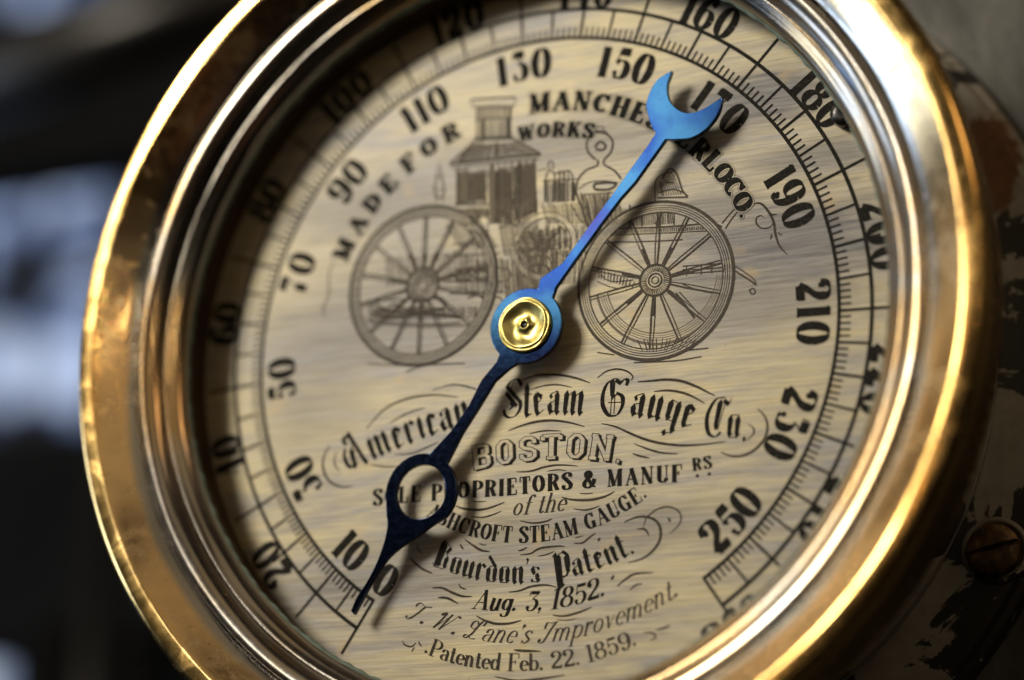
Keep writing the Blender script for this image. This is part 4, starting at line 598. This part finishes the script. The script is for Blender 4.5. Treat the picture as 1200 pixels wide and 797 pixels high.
wheel(.432, .130, .218, .05, 0, 0, .8, M_ink3, (95, 262))
wheel(-.4015, .204, .2715, .060, 14, 2, 1.15, squash=.985)
wheel(.033, .283, .122, .020, 10, 9, .6, M_ink2)

# dial screw beside the figure 180
def screw_head(name, c, r, h, mat, parent, slot_deg, seg=40, slot=.22, depth=.55):
    """domed cheese-head screw with a sawn slot"""
    bm = bmesh.new(); rings = []
    prof = [(1, 0), (1, .55), (.93, .82), (.78, .95), (.5, 1.0), (.2, 1.0)]
    N = 12
    # grid-cut head: build dome as height field on disc, slot as lowered band with walls
    xs = sorted(set([-1 + 2 * i / N for i in range(N + 1)] + [-slot / 2 - .001, -slot / 2, slot / 2, slot / 2 + .001]))
    def top(x, y):
        q = math.hypot(x, y)
        b = 1.0 - .30 * q ** 5
        return b
    rows = []
    for x in xs:
        L = math.sqrt(max(0, 1 - x * x)); row = []
        for j in range(N + 1):
            y = -L + 2 * L * j / N
            zz = top(x, y)
            if abs(x) <= slot / 2 + 1e-6: zz = 1 - depth
            row.append(bm.verts.new((x * r, y * r, zz * h)))
        rows.append(row)
    for i in range(len(rows) - 1):
        for j in range(N):
            try: bm.faces.new((rows[i][j], rows[i + 1][j], rows[i + 1][j + 1], rows[i][j + 1]))
            except ValueError: pass
    bmesh.ops.remove_doubles(bm, verts=bm.verts, dist=1e-6)
    ed = [e for e in bm.edges if len(e.link_faces) == 1]
    ex = bmesh.ops.extrude_edge_only(bm, edges=ed)
    for v in [g for g in ex['geom'] if isinstance(g, bmesh.types.BMVert)]: v.co.z = -.2 * h
    bmesh.ops.recalc_face_normals(bm, faces=bm.faces)
    me = bpy.data.meshes.new(name); bm.to_mesh(me); bm.free()
    for p in me.polygons: p.use_smooth = False
    o = link(name, me, mat, parent); o.location = c; o.rotation_euler = (0, 0, math.radians(slot_deg)); return o
d_s = screw_head('dial_screw', (1.040, .572, 0), .040, .045, M_black, dial, 35)

# ------------------------------------------------------------------ pointer
ZP = .065
def plate(name, outlines, z, th, bev, mat, parent):
    cu = bpy.data.curves.new(name, 'CURVE'); cu.dimensions = '2D'; cu.fill_mode = 'BOTH'; cu.extrude = th / 2; cu.bevel_depth = bev; cu.bevel_resolution = 2; cu.offset = -bev
    for P in outlines:
        sp = cu.splines.new('POLY'); sp.points.add(len(P) - 1)
        for i, (x, y) in enumerate(P): sp.points[i].co = (x, y, 0, 1)
        sp.use_cyclic_u = True
    t = bpy.data.objects.new(name, cu); C.objects.link(t); bpy.context.view_layer.update()
    me = bpy.data.meshes.new_from_object(t.evaluated_get(bpy.context.evaluated_depsgraph_get()))
    bpy.data.objects.remove(t); me.name = name; me.materials.clear(); me.materials.append(mat)
    for v in me.vertices: v.co.z += z
    o = link(name, me, None, parent); return o
HR = .123
# walk clockwise: right side of shaft down to hub, hub right side, lower arm, ring, tail, back up the left
ang = lambda p: math.degrees(math.atan2(p[0], p[1])) % 360
co = [catmull(x, 5) for x in (CRESCENT_OUTER_LEFT, CRESCENT_OUTER_RIGHT, CRESCENT_INNER)]
rc = (-.3595, -.5075); RR = .124
out = []
out += co[1][::-1]                                     # crescent, right horn back to the shaft
out += SHAFT_RIGHT[1:-1] + [(.103, .115)]
out += circle(0, 0, HR, 36, 48, 207 - 14)
out += [(-.058, -.134)] + LOW_RIGHT[1:-1]
out += circle(rc[0], rc[1], RR, 30, 46, 128)
out += catmull([(rc[0] + RR * math.sin(math.radians(134)), rc[1] + RR * math.cos(math.radians(134)))] + TAIL_RIGHT[::-1][1:], 4)
out += catmull(TAIL_LEFT[::-1], 4)
out += circle(rc[0], rc[1], RR, 30, 262, 374)
out += LOW_LEFT[::-1][1:-1] + [(-.100, -.108)]
out += circle(0, 0, HR, 36, 227, 360 + 20)
out += [(.050, .150)] + SHAFT_LEFT[::-1][1:-1]
out += co[0][::-1]
out += co[2][::-1]
hole = circle(rc[0], rc[1], .0885, 48)
def resample_drop(P):
    q = [P[0]]
    for p in P[1:]:
        if math.hypot(p[0] - q[-1][0], p[1] - q[-1][1]) > .002: q.append(p)
    if math.hypot(q[0][0] - q[-1][0], q[0][1] - q[-1][1]) < .002: q.pop()
    return q
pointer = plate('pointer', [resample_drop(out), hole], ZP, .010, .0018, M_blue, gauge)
# a thin rusty edge plate just under the blued face
under = plate('pointer_edge', [resample_drop(out), hole], ZP - .0095, .006, .0005, M_edge, pointer)
# raised rim of the hub and brass cap
hub = link('hub', lathe('hub', [(.0, .0), (.034, .0), (.034, ZP - .012), (.07, ZP - .012), (.07, ZP - .004)], 48), M_black, pointer)
cap = lathe('hub_cap', catmull([(.0105, ZP + .006), (.0115, ZP + .0185), (.0145, ZP + .0205), (.0185, ZP + .0185), (.026, ZP + .0135), (.038, ZP + .0120), (.052, ZP + .0150), (.066, ZP + .0215), (.0735, ZP + .0245), (.0785, ZP + .0235), (.0810, ZP + .0200), (.0845, ZP + .0205), (.0885, ZP + .0190), (.0905, ZP + .0140), (.0905, ZP + .004)], 4), 72, wob=lambda a, j, r, z: (r * (1 + .005 * math.sin(3 * a + 1)), z + .0007 * math.sin(5 * a + j * .4)))
def cap_mat():
    q = NT('yellow_brass'); o = q.mapping(); f = q.noise(o, 60, 4, .65); n = q.noise(o, 25, 4, .6)
    col = q.mix(q.ramp(n, [(.4, 0.), (.7, 1.)]), (0.62, 0.53, 0.20), (0.46, 0.37, 0.12)); col = q.mix(q.ramp(f, [(.60, 0.), (.70, .75)]), col, (0.10, 0.07, 0.02))
    q.bump(n, .2, .004); return q.set(Base_Color=col, Metallic=1., Roughness=.36)
link('hub_cap', cap, cap_mat(), pointer)
link('arbor', lathe('arbor', [(.0, ZP + .010), (.006, ZP + .010), (.0104, ZP + .009), (.0104, ZP)], 24), M_black, pointer)

pointer['label'] = 'blued steel pointer with crescent head, ring and tapering tail'
# ------------------------------------------------------------------ bezel
random.seed(3)
ph = [random.uniform(0, 6.28) for _ in range(12)]
def dent(a, j, r, z):
    # a hand-spun ring is never perfectly round
    w = .0016 * math.sin(2 * a + ph[0]) + .0010 * math.sin(5 * a + ph[1]) + .0005 * math.sin(11 * a + ph[2] + j * .15) + .0003 * math.sin(23 * a + ph[3] + j * .3)
    return r + w, z + .0012 * math.sin(3 * a + ph[4]) + .0004 * math.sin(13 * a + ph[5] + j * .2)
bz = catmull([(1.322, .20), (1.331, .232), (1.336, .246), (1.345, .2550), (1.370, .2720), (1.400, .2945), (1.430, .3175), (1.447, .3300), (1.453, .3325), (1.460, .3335), (1.474, .3340), (1.489, .3335), (1.498, .3315), (1.512, .3200), (1.5215, .3000), (1.5240, .2720), (1.517, .2400), (1.505, .2250), (1.500, .2000), (1.500, .1200), (1.498, .0200), (1.485, -.0300), (1.440, -.0500)], 5)
bezel = link('bezel', fix_normals(lathe('bezel', bz, 384, dent)), M_brass, gauge)
rr = catmull([(1.222, .0), (1.215, .080), (1.205, .1250), (1.1975, .1480), (1.1985, .1620), (1.2060, .1760), (1.2180, .1900), (1.2320, .1995), (1.2440, .2085), (1.2495, .2095), (1.2535, .2130), (1.2620, .2260), (1.2760, .2430), (1.2940, .2545), (1.3110, .2590), (1.3240, .2550), (1.3310, .2440), (1.3330, .2200)], 5)
ring = link('retaining_ring', fix_normals(lathe('retaining_ring', rr, 384, dent)), M_nickel, gauge)
thr = link('throat', fix_normals(lathe('throat', [(1.219, .001), (1.212, .075), (1.204, .112)], 192)), M_throat, gauge)
def gasket_wob(a, j, r, z):
    return r + (.0035 * (math.sin(37 * a + 2 * math.sin(5 * a)) * math.sin(91 * a + 1) ) - .001 if j in (1, 2, 3) else 0), z + .0008 * math.sin(61 * a)
M_gasket = simple('green_grey_putty', (0.13, 0.17, 0.145), .55)
link('gasket', fix_normals(lathe('gasket', [(1.2035, .126), (1.1945, .134), (1.1915, .143), (1.1930, .152), (1.1985, .158)], 720, gasket_wob)), M_gasket, gauge)

# case, flange and its screws
link('case', fix_normals(lathe('case', catmull([(1.46, -.04), (1.40, -.08), (1.33, -.14), (1.29, -.25), (1.275, -.45), (1.285, -.58), (1.30, -.632)], 4), 160)), M_flange, gauge)
fp = [(1.27, -.634), (1.322, -.634), (1.332, -.640), (1.334, -.660), (1.54, -.662), (1.556, -.664), (1.564, -.672), (1.570, -.684), (1.590, -.688), (1.598, -.694), (1.600, -.760)]
flange = link('mounting_flange', fix_normals(lathe('mounting_flange', fp, 256)), M_flange, gauge)
for p in flange.data.polygons: p.use_smooth = True
mod = flange.modifiers.new('edge', 'BEVEL'); mod.width = .003; mod.segments = 2; mod.limit_method = 'ANGLE'
link('step_edge', lathe('step_edge', [(1.3315 + .006 * math.cos(t * PI / 4), -.643 + .006 * math.sin(t * PI / 4)) for t in range(9)], 256), simple('bare_worn_steel', (.55, .53, .50), .35, 1.0), flange)
s0 = None
for k, (x, y) in enumerate(((1.296, -.685), (.685, 1.296), (-1.296, .685), (-.685, -1.296))):
    if s0 is None:
        s0 = screw_head('screw', (x * 1.0, y * 1.0, -.652), 0.082, .050, M_rust, flange, 102)
        washer = link('washer', lathe('washer', [(.088, -.008), (.093, .003), (.103, .004), (.109, -.008)], 40), M_flange, None)
        washer.parent = flange; washer.location = (x, y, -.654)
    else:
        o = s0.copy(); C.objects.link(o); o.location = (x, y, -.652); o.rotation_euler = (0, 0, 1.2 * k)
        o = washer.copy(); C.objects.link(o); o.location = (x, y, -.654)

# ------------------------------------------------------------------ what stands behind the gauge
def box(name, c, s, mat, bev=0.0, parent=None):
    bm = bmesh.new(); bmesh.ops.create_cube(bm, size=1)
    for v in bm.verts: v.co = Vector((v.co.x * s[0], v.co.y * s[1], v.co.z * s[2]))
    if bev: bmesh.ops.bevel(bm, geom=list(bm.edges), offset=bev, segments=3, profile=.5, affect='EDGES')
    me = bpy.data.meshes.new(name); bm.to_mesh(me); bm.free()
    o = link(name, me, mat, parent); o.location = c; return o
def wmat(name, stops, scale=1.2, rough=.6, metal=.2, bs=.3):
    q = NT(name); n = q.noise(q.mapping(), scale, 6, .65, .5); q.bump(n, bs, .03); return q.set(Base_Color=q.ramp(n, stops), Roughness=rough, Metallic=metal, Specular_IOR_Level=.08 if rough >= .8 else .5)
M_plate = wmat('mottled_grey_iron', [(.35, (.014, .013, .012)), (.5, (.055, .052, .048)), (.68, (.12, .115, .105))], 1.6, .5)
M_dark = wmat('sooty_iron', [(.35, (.0015, .0015, .0018)), (.7, (.005, .0048, .005))], 1.0, .8, 0)
M_pipe = wmat('dark_painted_pipe', [(.3, (.012, .011, .011)), (.7, (.032, .029, .027))], .6, .30, .5)
back_o = bpy.data.objects.new('mounting_plate', None); C.objects.link(back_o); back_o.rotation_euler = (PI / 2, 0, 0)
tag(back_o, 'mottled dark grey iron plate the gauge is bolted to, seen to its right', 'metal plate')
box('plate', (1.9, .5, -.86), (4.6, 7.0, .19), M_plate, .03, back_o)

def group_obj(name, label, cat):
    o = bpy.data.objects.new(name, None); C.objects.link(o); o.rotation_euler = (PI / 2, 0, 0); tag(o, label, cat); return o
def tube(name, a, b, r, mat, parent, seg=48):
    a = Vector(a); b = Vector(b); d = b - a; q = d.to_track_quat('Z', 'Y')
    v = []; f = []
    for k in range(2):
        for i in range(seg):
            g = 2 * PI * i / seg; p = q @ Vector((r * math.cos(g), r * math.sin(g), d.length * k)); v.append(tuple(a + p))
    f = [(i, (i + 1) % seg, seg + (i + 1) % seg, seg + i) for i in range(seg)]
    f += [tuple(range(seg))[::-1], tuple(range(seg, 2 * seg))]
    return link(name, mesh(name, v, f, True), mat, parent)
pipe = group_obj('steam_pipe', 'thick dark pipe slanting across behind the upper left of the gauge', 'pipe')
tube('pipe_length', (-7.2, 2.97, -4.0), (-2.2, 3.78, -4.0), .24, M_pipe, pipe)
tube('pipe_collar', (-2.9, 3.667, -4.0), (-2.6, 3.715, -4.0), .32, M_pipe, pipe)

frame_o = group_obj('engine_frame', 'dark sooty machine frame behind the left side of the gauge', 'machine frame')
box('beam', (-6.6, 4.15, -6.2), (5.4, 1.3, .5), M_dark, .05, frame_o)
box('beam', (-6.8, .85, -6.2), (5.5, 1.5, .5), M_dark, .05, frame_o)
box('beam', (-5.05, -1.9, -6.2), (2.6, 3.96, .5), M_dark, .05, frame_o)
tube('rod', (-5.35, -3.5, -5.3), (-5.2, 1.2, -5.3), .11, M_pipe, frame_o)
tube('rod', (-5.75, -3.5, -5.6), (-5.75, .2, -5.6), .16, M_dark, frame_o)

room = box('wall', (-2, 0, -24), (90, 60, .5), wmat('dim_room_wall', [(.3, (.03, .028, .026)), (.7, (.07, .064, .058))], .15, .9, 0, .1)); room.location = W(-2, 0, -24); room.rotation_euler = (PI / 2, 0, 0); tag(room, kind='structure', label='dim unlit wall of the room far behind')
fl = box('floor', (0, 0, 0), (90, 90, .5), wmat('dark_floor', [(.3, (.05, .045, .04)), (.7, (.09, .08, .07))], .2, .7, 0, .1)); fl.location = W(0, -28, 10); tag(fl, kind='structure')

win = group_obj('window', 'pale blue daylight window blurred far behind the left of the gauge', 'window')
def W_(q):
    g = q.n('ShaderNodeNewGeometry'); m = q.n('ShaderNodeMapping'); m.inputs['Location'].default_value = (4.3, 0, 1.7); q.l(g.outputs['Position'], m.inputs['Vector']); return m.outputs[0]
def pane_mat():
    q = NT('daylight_through_glass'); n = q.noise(W_(q), 1.1, 4, .6)
    q.b.inputs['Emission Color'].default_value = (.4, .55, 1, 1)
    c = q.ramp(n, [(.44, (.006, .007, .010)), (.51, (.10, .15, .32)), (.56, (.45, .60, 1.0)), (.66, (1.1, 1.25, 1.5))])
    q.l(c, q.b.inputs['Emission Color']); q.b.inputs['Emission Strength'].default_value = .75
    return q.set(Base_Color=(.05, .06, .08), Roughness=.1)
M_pane = pane_mat()
M_frame = simple('dark_window_frame', (.03, .03, .032), .6)
# opening 3 wide x 4 high
wx0, wx1, wy0, wy1, wz = -17.6, -11.2, .5, 10.7, -14
nx, ny = 6, 6
for i in range(nx):
    for j in range(ny):
        cx = wx0 + (i + .5) * (wx1 - wx0) / nx; cy = wy0 + (j + .5) * (wy1 - wy0) / ny
        box('pane', (cx, cy, wz), ((wx1 - wx0) / nx - .12, (wy1 - wy0) / ny - .12, .04), M_pane, 0, win)
for i in range(nx + 1): box('frame', (wx0 + i * (wx1 - wx0) / nx, (wy0 + wy1) / 2, wz + .05), (.12, wy1 - wy0 + .2, .2), M_frame, .01, win)
for j in range(ny + 1): box('frame', ((wx0 + wx1) / 2, wy0 + j * (wy1 - wy0) / ny, wz + .06), (wx1 - wx0 + .2, .12, .16), M_frame, .01, win)
